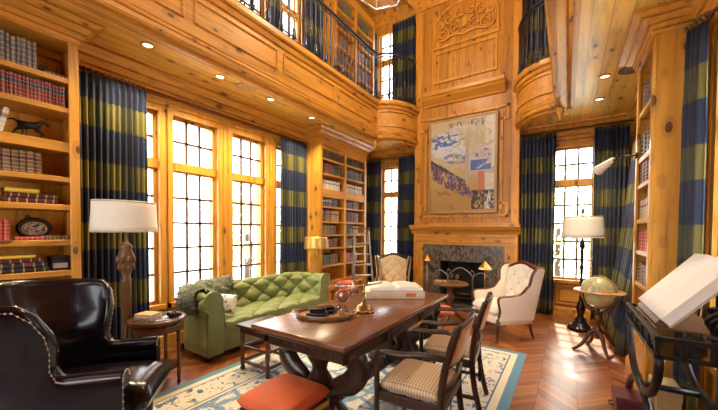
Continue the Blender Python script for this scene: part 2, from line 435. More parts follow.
for u0,u1,z0,z1 in rect_cells([CX0,CX1],[0,ZU],[FB]): mb.b2((u0,CY,z0),(u1,YB+.25,z1))
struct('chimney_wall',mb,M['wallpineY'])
# ---- windows
nwin=[0]
def window(axis,plane,out,u0,u1,z0,z1,transom,cols=3,rows=4,trows=2,arch=False,deep=.12):
    """a casement with a transom light; axis is the wall's normal axis"""
    nwin[0]+=1
    def P(u,d,z): return (plane+out*d,u,z) if axis=='X' else (u,plane+out*d,z)
    def bx(m,ua,ub,da,db,za,zb,bev=0): m.b2([min(a,b) for a,b in zip(P(ua,da,za),P(ub,db,zb))],[max(a,b) for a,b in zip(P(ua,da,za),P(ub,db,zb))],bev)
    fr=MB(); c=.075
    bx(fr,u0-c,u0,-.03,.02,z0-c,z1+c); bx(fr,u1,u1+c,-.03,.02,z0-c,z1+c); bx(fr,u0,u1,-.03,.02,z1,z1+c); bx(fr,u0-c-.03,u1+c+.03,-.07,.02,z0-c*.7,z0)
    bx(fr,u0-c-.012,u0-c,-.045,0,z0,z1+c); bx(fr,u1+c,u1+c+.012,-.045,0,z0,z1+c); bx(fr,u0-c-.02,u1+c+.02,-.05,0,z1+c,z1+c+.03)
    root=struct('window_%d'%nwin[0],fr,M['pineZ'])
    s=MB(); f=.036
    for za,zb in ((z0,transom-.03),(transom+.03,z1)):
        bx(s,u0,u0+f,.05,.1,za,zb); bx(s,u1-f,u1,.05,.1,za,zb); bx(s,u0+f,u1-f,.05,.1,za,za+f); bx(s,u0+f,u1-f,.05,.1,zb-f,zb)
    bx(s,u0,u1,.02,.12,transom-.045,transom+.045)
    s.build('sash',M['pineZ'],root)
    m=MB(); w=.0145
    for za,zb,r in ((z0+f,transom-.03-f,rows),(transom+.03+f,z1-f,trows)):
        for i in range(1,cols): x=u0+f+(u1-u0-2*f)*i/cols; bx(m,x-w,x+w,.06,.085,za,zb)
        for j in range(1,r): z=za+(zb-za)*j/r; bx(m,u0+f,u1-f,.06,.085,z-w,z+w)
    m.build('muntin',M['muntin'],root)
    g=MB(); bx(g,u0+f,u1-f,.072,.075,z0+f,transom-.03-f); bx(g,u0+f,u1-f,.072,.075,transom+.03+f,z1-f); g.build('pane',M['pane'],root)
    return root
for h in WL: window('X',XL,-1,*h,2.235,rows=5)
for h in UL: window('X',XL,-1,*h,5.3,rows=3)
for h in WB: window('Y',YB,1,*h,2.30,rows=5)
for h in UB: window('Y',YB,1,*h,5.4,rows=3,cols=2)
for h in WR: window('X',XR,1,*h,2.28,rows=5)
for h in UR: window('X',XR,1,*h,5.3,rows=3)
for h in WF_FILL: window('Y',YF,-1,*h,(h[2]+h[3]*2)/3,rows=3,cols=4)
# ---- gallery slabs, their soffits and fascias
FX0,FX1=-3.2,-.14
def arc(cx,sx,n=14,ry=.80): # from the fascia line round to the chimney face
    rx=abs((CX0 if sx>0 else CX1)-cx)+.03
    return [(cx+sx*rx*sin(PI/2*i/n),CY-ry*cos(PI/2*i/n)) for i in range(n+1)]
AL=arc(FX0,1); AR=arc(FX1,-1)
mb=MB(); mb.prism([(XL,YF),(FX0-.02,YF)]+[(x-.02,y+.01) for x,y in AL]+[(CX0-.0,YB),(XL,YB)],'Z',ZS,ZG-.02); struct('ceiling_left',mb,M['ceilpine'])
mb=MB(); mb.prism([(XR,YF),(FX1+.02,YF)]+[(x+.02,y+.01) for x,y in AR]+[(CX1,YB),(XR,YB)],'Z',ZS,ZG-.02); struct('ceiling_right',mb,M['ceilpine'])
FP=[(-.06,3.27),(.03,3.27),(.045,3.29),(.048,3.325),(.028,3.328),(.028,3.34),(.04,3.345),(.025,3.38),(.004,3.385),(.004,3.40),(.012,3.405),(.012,3.83),(.002,3.835),(.002,3.85),(.03,3.855),(.05,3.90),(.035,3.905),(.035,3.915),(.07,3.92),(.085,3.94),(.085,4.0),(-.06,4.0)]
mb=MB(); mb.sweep(FP,[(FX0,YF)]+AL); struct('trim_1',mb,M['pineY'])
mb=MB(); mb.sweep([(-o,z) for o,z in FP],[(FX1,YF)]+AR); struct('trim_2',mb,M['pineY'])
# raised panel mouldings on the fascias
def rect_frame(mb,axis,plane,out,u0,u1,z0,z1,w=.022,t=.02):
    def bx(ua,ub,za,zb):
        a=(plane,ua,za) if axis=='X' else (ua,plane,za); b=(plane+out*t,ub,zb) if axis=='X' else (ub,plane+out*t,zb)
        mb.b2([min(p,q) for p,q in zip(a,b)],[max(p,q) for p,q in zip(a,b)],bev=.006)
    bx(u0,u1,z0,z0+w); bx(u0,u1,z1-w,z1); bx(u0,u0+w,z0+w,z1-w); bx(u1-w,u1,z0+w,z1-w)
mb=MB()
for k in range(5):
    y0=-.6+1.2*k; rect_frame(mb,'X',FX0+.012,1,y0,y0+1.1,3.53,3.79)
rect_frame(mb,'X',FX0+.012,1,5.42-.02,5.42+.0,3.53,3.79) if False else None
struct('trim_3',mb,M['mahogY'] if False else M['pineY'])
mb=MB()
for A,s in((AL,1),(AR,-1)):
    for z in(3.50,3.78): mb.sweep([(s*.012,z),(s*.035,z+.004),(s*.035,z+.03),(s*.012,z+.034)],A[1:-1])
struct('trim_4',mb,M['pineX'])
mb=MB()
for k in range(6):
    y0=-1.9+1.2*k; rect_frame(mb,'X',FX1-.012,-1,y0,y0+1.1,3.53,3.79)
struct('trim_5',mb,M['pineY'])
# soffit edge mouldings
mb=MB()
SP=[(-.03,3.302),(-.20,3.302),(-.20,3.28),(-.165,3.278),(-.165,3.29),(-.15,3.29),(-.15,3.27),(-.12,3.25),(-.105,3.265),(-.09,3.265),(-.09,3.235),(-.03,3.23)]
mb.sweep(SP,[(FX0,YF)]+AL); struct('trim_6',mb,M['pineY'])
mb=MB(); mb.sweep([(-o,z) for o,z in SP],[(FX1,YF)]+AR); struct('trim_7',mb,M['pineY'])
# crown mouldings under the galleries
CP=[(0,2.97),(.02,2.97),(.028,3.02),(.010,3.022),(.010,3.035),(.05,3.04),(.055,3.085),(.035,3.088),(.035,3.10),(.07,3.11),(.11,3.16),(.09,3.163),(.09,3.175),(.125,3.18),(.13,3.205),(.17,3.25),(.15,3.253),(.15,3.265),(.20,3.27),(.205,3.3),(0,3.3)]
mb=MB(); mb.sweep(CP,[(XL,YF),(XL,YB),(CX0,YB)]); struct('trim_8',mb,M['pineY'])
mb=MB(); mb.sweep(CP,[(CX1,YB),(XR,YB),(XR,YF)]); struct('trim_9',mb,M['pineY'])
# upper crown
UP=[(0,6.0),(.03,6.0),(.04,6.08),(.12,6.18),(.14,6.24),(.24,6.32),(.25,6.35),(0,6.35)]
mb=MB(); mb.sweep(UP,[(XL,YF),(XL,YB),(CX0,YB),(CX0,CY),(CX1,CY),(CX1,YB),(XR,YB),(XR,YF)]); struct('trim_10',mb,M['pineY'])
# pilaster boards between the left windows, head board, wainscot
mb=MB()
for y0,y1 in((1.96,1.965),): pass
for y0,y1 in((1.135,1.19),(2.71,2.78),(3.54,3.61),(4.37,4.45)):
    mb.b2((XL,y0,0),(XL+.035,y1,2.97),.006)
mb.b2((XL,.9,2.93),(XL+.03,4.6,3.0),.005)
mb.b2((XL,.9,0),(XL+.03,4.6,.16),.006)
struct('trim_11',mb,M['pineZ'])
# wainscot panels below the back windows and baseboards
mb=MB()
for u0,u1 in((-4.05,-3.45),(-3.4,-2.76),(-.7,-.2),(-.15,.3),(.35,.9)):
    rect_frame(mb,'Y',YB,-1,u0,u1,.18,.52,w=.035,t=.025); mb.b2((u0+.06,YB-.02,.24),(u1-.06,YB,.46),.012)
struct('trim_12',mb,M['pineX'])
mb=MB(); mb.sweep([(0,0),(.025,0),(.025,.11),(.01,.14),(0,.14)],[(XL,YF),(XL,YB),(CX0,YB)]); struct('baseboard_left',mb,M['pineY'])
mb=MB(); mb.sweep([(0,0),(.025,0),(.025,.11),(.01,.14),(0,.14)],[(CX1,YB),(XR,YB),(XR,YF)]); struct('baseboard_right',mb,M['pineY'])
# ---- chimney breast mouldings: stepped painting frame, ledge, upper panels
mb=MB()
yf=CY
def bar(x0,x1,z0,z1,t=.03): mb.b2((x0,yf-t,z0),(x1,yf,z1),.006)
for x0,x1 in((-2.50,-2.44),(-1.06,-1.0)): bar(x0,x1,1.86,3.62)
bar(-2.44,-1.06,3.70,3.76); bar(-2.44,-1.06,1.72,1.78)
for sx,xa in((1,-2.44),(-1,-1.06)):            # ears at the four corners
    for za,zb in((3.62,3.76),(1.72,1.86)):
        bar(min(xa-sx*.16,xa),max(xa-sx*.16,xa),zb-.05 if za>3 else za,zb if za>3 else za+.05)
        bar(min(xa-sx*.16,xa-sx*.11),max(xa-sx*.16,xa-sx*.11),za-.1 if za>3 else za,zb if za>3 else zb+.1)
        bar(min(xa-sx*.16,xa),max(xa-sx*.16,xa),za-.14 if za>3 else zb+.09,za-.09 if za>3 else zb+.14)
# corner boards of the breast
for x in(CX0,CX1-.13): mb.b2((x,yf-.018,1.62),(x+.13,yf,6.0),.005)
# upper panels
rect_frame(mb,'Y',yf,-1,-2.32,-1.12,4.42,5.05,w=.05,t=.03)
arch=[(-2.32+.0,5.15)]+[(-1.72-.60*cos(PI*i/16),5.5+.42*sin(PI*i/16)) for i in range(17)]+[(-1.12,5.15)]
mb.tube([(x,yf-.01,z) for x,z in arch],.03,6)
mb.b2((-2.35,yf-.035,5.10),(-1.09,yf,5.16),.006)
struct('trim_13',mb,M['pineZ'])
mb=MB()
mb.prism([(yf,3.98),(yf-.03,3.98),(yf-.05,4.02),(yf-.15,4.10),(yf-.17,4.13),(yf-.20,4.15),(yf-.20,4.21),(yf,4.21)],'X',-2.50,-.97)
struct('trim_14',mb,M['pineX'])
# carved foliage relief in the arched panel
mb=MB()
random.seed(3)
def scroll(cx,cz,r,s,turns=1.6,ph=0):
    pts=[]
    for i in range(22):
        t=i/21; a=ph+s*turns*2*PI*t; rr=r*(1-.8*t); pts.append((cx+rr*cos(a),yf-.027,cz+rr*sin(a)))
    mb.tube(pts,[.024*(1-.5*i/21) for i in range(22)],6)
for sx in(-1,1):
    x=-1.72
    for dx,dz,r in((.18,5.42,.13),(.40,5.36,.11),(.30,5.62,.10),(.12,5.68,.09),(.47,5.55,.07)):
        scroll(x+sx*dx,dz,r,sx,ph=PI/2)
    mb.tube(bez([(x,yf-.026,5.25),(x+sx*.2,yf-.026,5.30),(x+sx*.42,yf-.026,5.24),(x+sx*.55,yf-.026,5.33)]),.022,6)
    for k in range(12):
        a=random.uniform(0,PI); rr=random.uniform(.1,.5); px,pz=x+sx*rr*abs(cos(a)),5.30+rr*.9*sin(a)*.9
        mb.sphere((px,yf-.027,min(pz,5.8)),.035,8,6,sx=1.2,sy=.7,sz=.6)
mb.sphere((-1.72,yf-.046,5.48),.07,12,8,sy=.6,sz=1.5)
tag(mb.build('carved_relief',M['pineX']),'carved pine relief of leaf scrolls in the arch high on the chimney breast','carving')
# drop finials at the gallery corners
def finial(x,y,label):
    t=MB(); t.lathe([(.0,-.17),(.012,-.16),(.022,-.13),(.03,-.11),(.02,-.095),(.03,-.08),(.045,-.055),(.05,-.03),(.03,-.012),(.055,0),(.055,.02)],(0,0,0),16)
    o=t.build('drop_finial',M['pineZ']); o.location=(x,y,3.225); tag(o,label,'finial','drop finials under the gallery corners')
finial(FX0-.02,5.47,'turned pine drop finial hanging under the balcony corner by the far bookcase')
finial(FX1+.03,5.47,'turned pine drop finial hanging under the balcony corner near the plaid curtains with window lamp')
# ---- fireplace
fp=thing('fireplace','wide pine fireplace surround with grey veined marble and black firebox','fireplace',(-1.72,CY,0))
t=MB(); t.prism([(0,1.40),(-.04,1.40),(-.06,1.45),(-.12,1.49),(-.13,1.52),(-.17,1.53),(-.17,1.58),(0,1.58)],'X',-1.05,1.03); t.b2((-1.0,-.02,1.58),(1.0,-.001,1.62)); t.build('mantel_shelf',M['pineX'],fp)
t=MB(); t.b2((-.99,-.06,1.18),(.99,-.001,1.40),.006); t.b2((-.93,-.075,1.235),(.93,-.058,1.26),.004); t.b2((-.93,-.075,1.34),(.93,-.058,1.36),.004); t.sphere((0,-.07,1.30),.035,12,8,sy=.6,sx=1.4); t.build('frieze',M['pineX'],fp)
for s in(-1,1):
    t=MB(); t.b2((min(s*.78,s*.99),-.06,0),(max(s*.78,s*.99),-.001,1.18),.006); t.b2((min(s*.83,s*.94),-.07,.2),(max(s*.83,s*.94),-.058,1.08),.01); t.b2((min(s*.76,s*1.01),-.085,0),(max(s*.76,s*1.01),-.001,.15),.008); t.build('pilaster',M['pineZ'],fp)
t=MB()
for u0,u1,z0,z1 in rect_cells([-.78,.78],[0,1.18],[(FB[0]+1.72,FB[1]+1.72,0,.86)]): t.b2((u0,-.025,z0),(u1,.0,z1))
t.build('marble_slip',M['marble'],fp)
t=MB(); a,b=FB[0]+1.72,FB[1]+1.72
t.b2((a,.40,0),(b,.44,.86)); t.b2((a-.005,0.003,0),(a+.02,.43,.855)); t.b2((b-.02,0.003,0),(b+.005,.43,.855)); t.b2((a,0.003,.84),(b,.43,.865)); t.b2((a,0.003,-.002),(b,.45,.012)); t.build('firebox',M['soot'],fp)
t=MB(); t.b2((-.80,-.5,0),(.80,-.088,.02),.004); t.b2((-.76,-.09,0),(.76,-.0,.02)); t.build('hearth_slab',M['stonehearth'],fp)
for k,(x,y,r) in enumerate(((-.12,.2,.05),(.1,.22,.055),(0,.18,.045))):
    t=MB(); t.cyl((x-.25,y,.1+.08*(k==2)),(x+.25,y+.03,.1+.08*(k==2)),r,seg=10); t.build('log',M['darkX'],fp)
# ---- painting
def paint_mat():
    m,nt,b=new_mat('abstract_oil_paint'); q=N(nt); g=q.coord('Generated'); s=q.sep(g); u,v=s[0],s[2]
    n1=q.noise(q.mapping(g,(3,1,9)),1.5,6,.7,1.2); n2=q.noise(q.mapping(g,(5,1,7)),2.2,6,.7,2); n3=q.noise(q.mapping(g,(14,1,6)),1.5,5,.7,1)
    def reg(u0,u1,v0,v1): return q.math('MULTIPLY',q.math('MULTIPLY',q.math('GREATER_THAN',u,u0),q.math('LESS_THAN',u,u1)),q.math('MULTIPLY',q.math('GREATER_THAN',v,v0),q.math('LESS_THAN',v,v1)))
    def blob(cu,cv,ru,rv,edge=.35,nz=n2):
        a=q.math('DIVIDE',q.math('SUBTRACT',u,cu),ru); c_=q.math('DIVIDE',q.math('SUBTRACT',v,cv),rv)
        d=q.math('ADD',q.math('MULTIPLY',a,a),q.math('MULTIPLY',c_,c_)); d=q.math('ADD',d,q.math('MULTIPLY_ADD',q.math('MULTIPLY_ADD',n3,.5,q.math('MULTIPLY',n2,.5)),4.4,-2.2)); return q.math('LESS_THAN',d,1.0)
    c=q.ramp(q.math('ADD',v,q.math('MULTIPLY_ADD',n1,.5,-.25)),[(.08,(.40,.24,.06)),(.32,(.46,.31,.12)),(.5,(.50,.42,.27)),(.75,(.48,.46,.38)),(.97,(.46,.38,.22))])
    def over(mask,col): 
        nonlocal c; c=q.mix(mask,c,col)
    over(blob(.32,.72,.30,.15),(.55,.62,.66)); over(q.math('MULTIPLY',blob(.26,.78,.28,.10),q.math('GREATER_THAN',n1,.5)),(.06,.13,.42))
    over(q.math('MULTIPLY',blob(.45,.58,.25,.06),q.math('GREATER_THAN',n1,.47)),(.12,.2,.50))
    vs_=v; v=q.math('ADD',v,q.math('MULTIPLY',q.math('SUBTRACT',u,.25),.45)); over(blob(.20,.37,.42,.10),(.15,.06,.06)); over(q.math('MULTIPLY',blob(.26,.37,.42,.10),q.math('GREATER_THAN',n2,.5)),(.04,.05,.20)); over(q.math('MULTIPLY',blob(.2,.36,.36,.09),q.math('GREATER_THAN',n3,.54)),(.50,.36,.18)); over(q.math('MULTIPLY',reg(.0,.56,.445,.47),q.math('GREATER_THAN',n1,.4)),(.03,.03,.06)); v=vs_; over(q.math('MULTIPLY',reg(.05,.6,.02,.26),q.math('GREATER_THAN',n1,.55)),(.30,.17,.04)); over(q.math('MULTIPLY',reg(.3,.86,.3,.8),q.math('GREATER_THAN',n2,.57)),(.36,.32,.24)); over(reg(.56,.62,.30,.95),(.40,.36,.28))
    over(reg(.30,.86,.84,.93),(.50,.50,.46)); over(q.math('MULTIPLY',reg(.30,.84,.86,.97),q.math('GREATER_THAN',n3,.55)),(.05,.06,.10))
    over(q.math('MULTIPLY',reg(.45,.84,.70,.90),q.math('GREATER_THAN',n3,.5)),(.45,.40,.22))
    over(reg(.86,.99,.02,.98),(.62,.60,.54)); over(q.math('MULTIPLY',reg(.86,.99,.02,.98),q.math('GREATER_THAN',n1,.55)),(.42,.40,.36)); over(reg(.62,.95,.42,.66),(.50,.49,.47)); over(q.math('MULTIPLY',reg(.64,.94,.43,.54),q.math('GREATER_THAN',n1,.42)),(.08,.16,.45)); over(q.math('MULTIPLY',reg(.64,.94,.57,.65),q.math('GREATER_THAN',n2,.55)),(.10,.12,.35))
    over(reg(.76,.84,.2,.42),(.50,.16,.12)); over(q.math('MULTIPLY',reg(.66,.99,.02,.22),q.math('GREATER_THAN',n2,.48)),(.02,.02,.03)); over(q.math('MULTIPLY',reg(.70,.95,.04,.2),q.math('GREATER_THAN',n3,.58)),(.7,.66,.58))
    q.put(b.inputs['Base Color'],c); b.inputs['Roughness'].default_value=.55; q.bump(n3,b,.2,.004); return m
pt=thing('abstract_painting','large framed abstract painting in blue, ochre and white above the mantel','painting',(-1.74,CY-.03,2.73))
t=MB(); t.b2((-.60,-.045,-.89),(.62,-.012,.89)); t.build('canvas',paint_mat(),pt)
t=MB(); w=.035
for lo,hi in(((-.645,-.055,-.93),(-.60,0,.93)),((.62,-.055,-.93),(.66,0,.93)),((-.60,-.055,.89),(.62,0,.93)),((-.60,-.055,-.93),(.62,0,-.89))): t.b2(lo,hi,.008)
t.build('picture_frame',M['pictureframe'],pt)
# ---- railings
def railing(name,label,path,step=.115):
    r=thing(name,label,'railing',(path[0][0],path[0][1],4.0))
    ox,oy=path[0]; P=[V((x-ox,y-oy,0)) for x,y in path]
    t=MB(); t.tube([p+V((0,0,.93)) for p in P],.022,8,flat=(1.2,.8)); t.tube([p+V((0,0,.87)) for p in P],.010,6); t.build('top_rail',M['rail'],r)
    t=MB(); t.tube([p+V((0,0,.07)) for p in P],.012,6); t.build('bottom_rail',M['rail'],r)
    L=[0]
    for a,b in zip(P,P[1:]): L.append(L[-1]+(b-a).length)
    b0=MB(); b0.cyl((0,0,0),(0,0,.88),.0095,seg=8); b0.sphere((0,0,.45),.019,8,6,sz=1.3); p0=b0.build('baluster',M['rail'],r)
    b1=MB(); b1.cyl((0,0,0),(0,0,.88),.0095,seg=8); b1.lathe([(.01,.08),(.028,.1),(.03,.13),(.014,.17),(.026,.2),(.012,.24)],(0,0,0),10)
    for s in(-1,1): b1.tube([(s*.0,0,.10),(s*.03,0,.13),(s*.036,0,.17),(s*.022,0,.20),(s*.01,0,.17)],.007,6)
    p1=b1.build('baluster',M['rail'],r)
    d=0;k=0;first=[True,True]
    n=int(L[-1]/step)
    for k in range(n+1):
        d=k*step+.03
        if d>L[-1]: break
        i=max(j for j in range(len(L)) if L[j]<=d); i=min(i,len(P)-2)
        f=(d-L[i])/(L[i+1]-L[i]); p=P[i].lerp(P[i+1],f)
        w_=k%2; src=(p0,p1)[w_]
        if first[w_]: o=src; first[w_]=False
        else: o=src.copy(); COL.objects.link(o); o.parent=r
        o.location=p; o.rotation_euler=(0,0,PI/2 if abs((P[i+1]-P[i]).y)>abs((P[i+1]-P[i]).x) else 0)
    return r
railing('balcony_railing','black wrought iron railing along the gallery above the green sofa windows',[(FX0,1.0)]+AL[:-1])
railing('balcony_railing','black wrought iron railing curving round the gallery end beside the chimney breast, above plaid curtains',[(FX1,3.6)]+AR[:-1])
# ---- recessed lights and speakers in the soffits
def can(x,y,label,grp):
    r=thing('recessed_ceiling_light',label,'ceiling light',(x,y,ZS),0,grp)
    t=MB(); t.lathe([(.045,-.001),(.062,-.004),(.064,-.010),(.048,-.014),(.042,-.004)],(0,0,0),24); t.build('trim_ring',M['brass'],r)
    t=MB(); t.lathe([(0,-.0045),(.043,-.0045),(.043,-.0015),(0,-.0015)],(0,0,0),20); t.build('lamp',M['ledlight'],r)
    l=bpy.data.lights.new('downlight','SPOT'); l.energy=130; l.color=(1,.80,.50); l.spot_size=2.2; l.spot_blend=.8; l.shadow_soft_size=.05
    lo=bpy.data.objects.new('downlight',l); COL.objects.link(lo); lo.location=(0,0,-.03); lo.parent=r
ords=['first','second','third','fourth']
for (x,y),o in zip(((-3.55,1.53),(-3.53,2.31),(-3.53,3.09),(-3.53,3.95)),ords):
    can(x,y,o+' recessed downlight from the near bookcase in the soffit over the sofa','downlights over the sofa')
can(.34,4.77,'recessed downlight nearer the dark speaker in the soffit over the globe','downlights over the globe')
can(.34,5.54,'recessed downlight nearer the plaid window curtains in the soffit over the globe','downlights over the globe')
def speaker(x,y,mat,label):
    r=thing('ceiling_speaker',label,'speaker',(x,y,ZS))
    t=MB(); t.lathe([(.105,-.001),(.125,-.002),(.125,-.010),(.108,-.012)],(0,0,0),28); t.build('rim',mat,r)
    t=MB(); t.lathe([(0,-.007),(.107,-.006),(.107,-.001),(0,-.001)],(0,0,0),28); t.build('grille',mat,r)
speaker(-3.49,2.66,plain('painted_speaker_cloth',(.55,.33,.12),.8),'round tan speaker grille in the pine soffit over the sofa')
sp=speaker(.58,4.72,plain('dark_speaker_cloth',(.10,.05,.02),.8),'round dark speaker grille in the soffit beside the tall open bookcase')
# ---- chandelier
ch=thing('chandelier','six sided metal lantern chandelier hanging high over the library table','chandelier',(-2.03,3.6,4.47))
ring=[(.29*cos(PI/3*i+.25),.29*sin(PI/3*i+.25)) for i in range(6)]
t=MB()
t.tube([(x,y,0) for x,y in ring],.014,6,closed=True); t.tube([(x*.8,y*.8,.75) for x,y in ring],.014,6,closed=True)
for x,y in ring: t.cyl((x,y,0),(x*.8,y*.8,.75),.011,seg=6); t.cyl((x*.8,y*.8,.75),(0,0,1.05),.009,seg=6)
t.build('frame',M['silver'],ch)
t=MB(); t.cyl((0,0,1.03),(0,0,1.87),.008,seg=6); t.lathe([(.06,1.85),(.07,1.87)],(0,0,0),16); t.build('stem',M['silver'],ch)
t=MB()
for i in range(6):
    a=PI/3*i; t.cyl((.16*cos(a),.16*sin(a),.35),(.16*cos(a),.16*sin(a),.48),.012,seg=8); t.tube([(0,0,.5),(.08*cos(a),.08*sin(a),.33),(.16*cos(a),.16*sin(a),.35)],.006,6)
t.cyl((0,0,.4),(0,0,1.03),.008,seg=6); t.build('candle_arms',M['brass'],ch)
t=MB()
for i in range(6): a=PI/3*i; t.sphere((.16*cos(a),.16*sin(a),.51),.02,8,6,sz=1.6)
t.build('bulbs',M['candle'],ch)
l=bpy.data.lights.new('chandelier_light','POINT'); l.energy=150; l.color=(1,.82,.55); l.shadow_soft_size=.18
lo=bpy.data.objects.new('chandelier_light',l); COL.objects.link(lo); lo.location=(0,0,.6); lo.parent=ch
# ================================================================= bookcases
def bookcase(name,label,loc,rz,L,D,H,xs,shelves,base_h=.5,crown=.30,stile=.07,toph=.36):
    """front at local y=0, runs along local x. xs: divider positions; shelves: (top z, thickness)"""
    r=thing(name,label,'bookcase',loc,rz)
    for x in(0,L-.03):
        t=MB(); t.b2((x,.012,0),(x+.03,D,H)); t.build('side_panel',M['pineZ'],r)
    t=MB(); t.b2((.03,D-.015,base_h),(L-.03,D,H)); t.build('back_panel',M['pineZ'],r)
    for x in xs:
        t=MB(); t.b2((x-.03,-.005,base_h-.02),(x+.03,D-.015,H-toph),.004); t.build('divider',M['pineZ'],r)
    cuts=[.03]+[c for x in xs for c in(x-.03,x+.03)]+[L-.03]
    for z,th in shelves:
        for i in range(0,len(cuts),2):
            t=MB(); t.b2((cuts[i],.0,z-th),(cuts[i+1],D-.015,z),.004); t.build('shelf',M['pineX'],r)
    for x in(0,L-stile):
        t=MB(); t.b2((x,-.012,0),(x+stile,.012,H),.004); t.build('stile',M['pineZ'],r)
    t=MB(); t.b2((stile,-.012,H-toph),(L-stile,.012,H),.004); t.b2((.03,.012,H-toph),(L-.03,D-.015,H-toph+.02)); t.build('top_rail',M['pineX'],r)
    t=MB(); t.b2((.03,.0,0),(L-.03,D-.02,base_h),.004)
    n=max(1,len(xs)+1)
    for i in range(n):
        a=stile+(L-2*stile)*i/n+.04; b=stile+(L-2*stile)*(i+1)/n-.04
        t.b2((a,-.012,.16),(b,.001,base_h-.1),.012)
    t.build('base_cupboard',M['pineX'],r)
    t=MB(); t.sweep([(0,0),(.035,0),(.035,.10),(.015,.14),(0,.14)],[(L+.0,D),(L+.0,-.013),(0,-.013),(0,D)] if False else [(0,D),(0,-.013),(L,-.013),(L,D)]); t.build('plinth',M['pineX'],r)
    if crown:
        cp=[(a,H-b*crown/.30) for a,b in((0,.30),(.014,.30),(.022,.26),(.006,.255),(.006,.235),(.032,.23),(.038,.18),(.022,.175),(.022,.155),(.045,.15),(.085,.10),(.07,.095),(.07,.075),(.10,.07),(.145,.025),(.13,.02),(.13,.012),(.16,.01),(.16,0),(0,0))]
        t=MB(); t.sweep(cp,[(0,D),(0,-.013),(L,-.013),(L,D)]); t.build('crown',M['pineX'],r)
    return r
bk=MB()
# one bound volume: cover shell with rounded spine at y<=0, page block inset
bk.mi=0
pr=[(-.5,0),(-.42,-.035),(-.2,-.06),(.2,-.06),(.42,-.035),(.5,0),(.5,1),(.40,1),(.40,.05),(-.40,.05),(-.40,1),(-.5,1)]
bk.prism(pr,'Z',0,1)
bk.mi=1; bk.b2((-.40,.05,.02),(.40,.965,.975)); bk.mi=0
_b=bk.build('book_mesh_source',[BOOK['navy'],M['paper']],weld=False); BMESH=_b.data; bpy.data.objects.remove(_b)
_first={}
def book(mat,origin,rz,x,y,z,t,d,h,label,group=None,flat=False,lean=0,cat='book'):
    o=bpy.data.objects.new('book',BMESH); COL.objects.link(o)
    o.material_slots[0].link='OBJECT'; o.material_slots[0].material=BOOK[mat]
    o.scale=(t,d,h)
    R=Matrix.Rotation(rz,3,'Z')
    if flat: lx,ly,lz=x,y,z+t/2; o.rotation_euler=(0,PI/2,rz)
    else: lx,ly,lz=x,y,z+t/2*abs(sin(lean)); o.rotation_euler=(0,lean,rz)
    o.location=V(origin)+R@V((lx,ly,lz))
    return tag(o,label,cat,group)
def row(origin,rz,x0,x1,z,mat,tm,hm,label,group,d=.17,jit=.12,yoff=.03,gap=.0015,seed=0):
    rr=random.Random(seed+int(x0*100)+int(z*1000)); x=x0;n=0
    while True:
        t=tm*rr.uniform(1-jit,1+jit)
        if x+t>x1: break
        book(mat,origin,rz,x+t/2,yoff+rr.uniform(0,.012),z+.0005,t-gap,d*rr.uniform(.95,1.05),hm*rr.uniform(1-jit*.5,1+jit*.5),label,group); x+=t; n+=1
    return x
def stack(origin,rz,x,z,items,where):
    """items: (mat,thick,height_along_shelf,depth,descr)"""
    for i,(m,t,h,d,desc) in enumerate(items):
        book(m,origin,rz,x+.01*(i%2),.035,z+.0005,t-.001,d,h,desc,None,flat=True); z+=t
    return z
# ---------------- near bookcase on the left wall
NB=(-3.72,-.85,0); NL=1.88
NS=[(2.78,.045),(2.52,.045),(2.215,.085),(1.91,.045),(1.665,.05),(1.355,.05),(1.085,.05),(.80,.05)]
bookcase('bookcase','tall pine bookcase behind the leather wingback chair with bronze horse on a shelf',NB,PI/2,NL,.375,3.295,[],NS,base_h=.5,toph=.2,crown=.19)
def nx(Y): return Y+.85
R9=PI/2
row(NB,R9,nx(.36),nx(.79),2.78,'grey',.030,.225,'grey cloth book in the upright row on the top shelf above the red set','grey books on the top shelf',d=.2)
stack(NB,R9,nx(.81),2.78,[('black',.03,.16,.2,'thin dark book lying flat at the end of the grey row on the top shelf')],'')
row(NB,R9,nx(.36),nx(.97),2.52,'red',.0225,.185,'red leather volume with dark label in the long matching set on the second shelf','red set on the second shelf',d=.17,jit=.05)
book('white',NB,R9,nx(.55),.04,2.2155,.035,.16,.20,'cream spined book leaning beside the bronze horse',lean=.22)
book('scarlet',NB,R9,nx(.505),.04,2.2155,.03,.16,.19,'scarlet book leaning behind the cream one beside the bronze horse',lean=.2)
row(NB,R9,nx(.38),nx(.80),1.91,'brown',.046,.18,'mottled brown leather volume in the row on the shelf below the bronze horse','mottled brown volumes below the horse',d=.17,jit=.04)
stack(NB,R9,nx(.57),1.665,[('burgundy',.042,.31,.2,'bottom burgundy book of the yellow topped pile above the oval plaque'),('burgundy',.04,.305,.2,'burgundy book directly under the yellow one above the oval plaque'),('yellow',.035,.2,.17,'yellow book lying on the burgundy pile above the oval plaque')],'')
book('brown',NB,R9,nx(.47),.04,1.6655,.04,.17,.17,'brown book leaning against the burgundy pile above the oval plaque',lean=.35)
row(NB,R9,nx(.42),nx(.605),1.355,'scarlet',.036,.165,'scarlet book standing at the open end of the shelf beside the oval plaque','scarlet books beside the oval plaque',d=.17,jit=.03)
book('scarlet',NB,R9,nx(.62),.012,1.3555,.028,.11,.17,'scarlet book lying in front of the oval plaque',flat=True)
book('brown',NB,R9,nx(.80),.03,1.3555,.036,.17,.15,'brown book lying flat beside the oval plaque',flat=True)
stack(NB,R9,nx(.46),1.085,[('black',.042,.36,.21,'black book at the bottom of the pile above the leather chair'),('navy',.04,.34,.2,'navy book in the middle of the pile under a yellow one behind the leather chair'),('burgundy',.036,.33,.2,'burgundy book just under the yellow one behind the leather chair'),('yellow',.028,.27,.18,'yellow book on top of the dark pile behind the leather chair')],'')
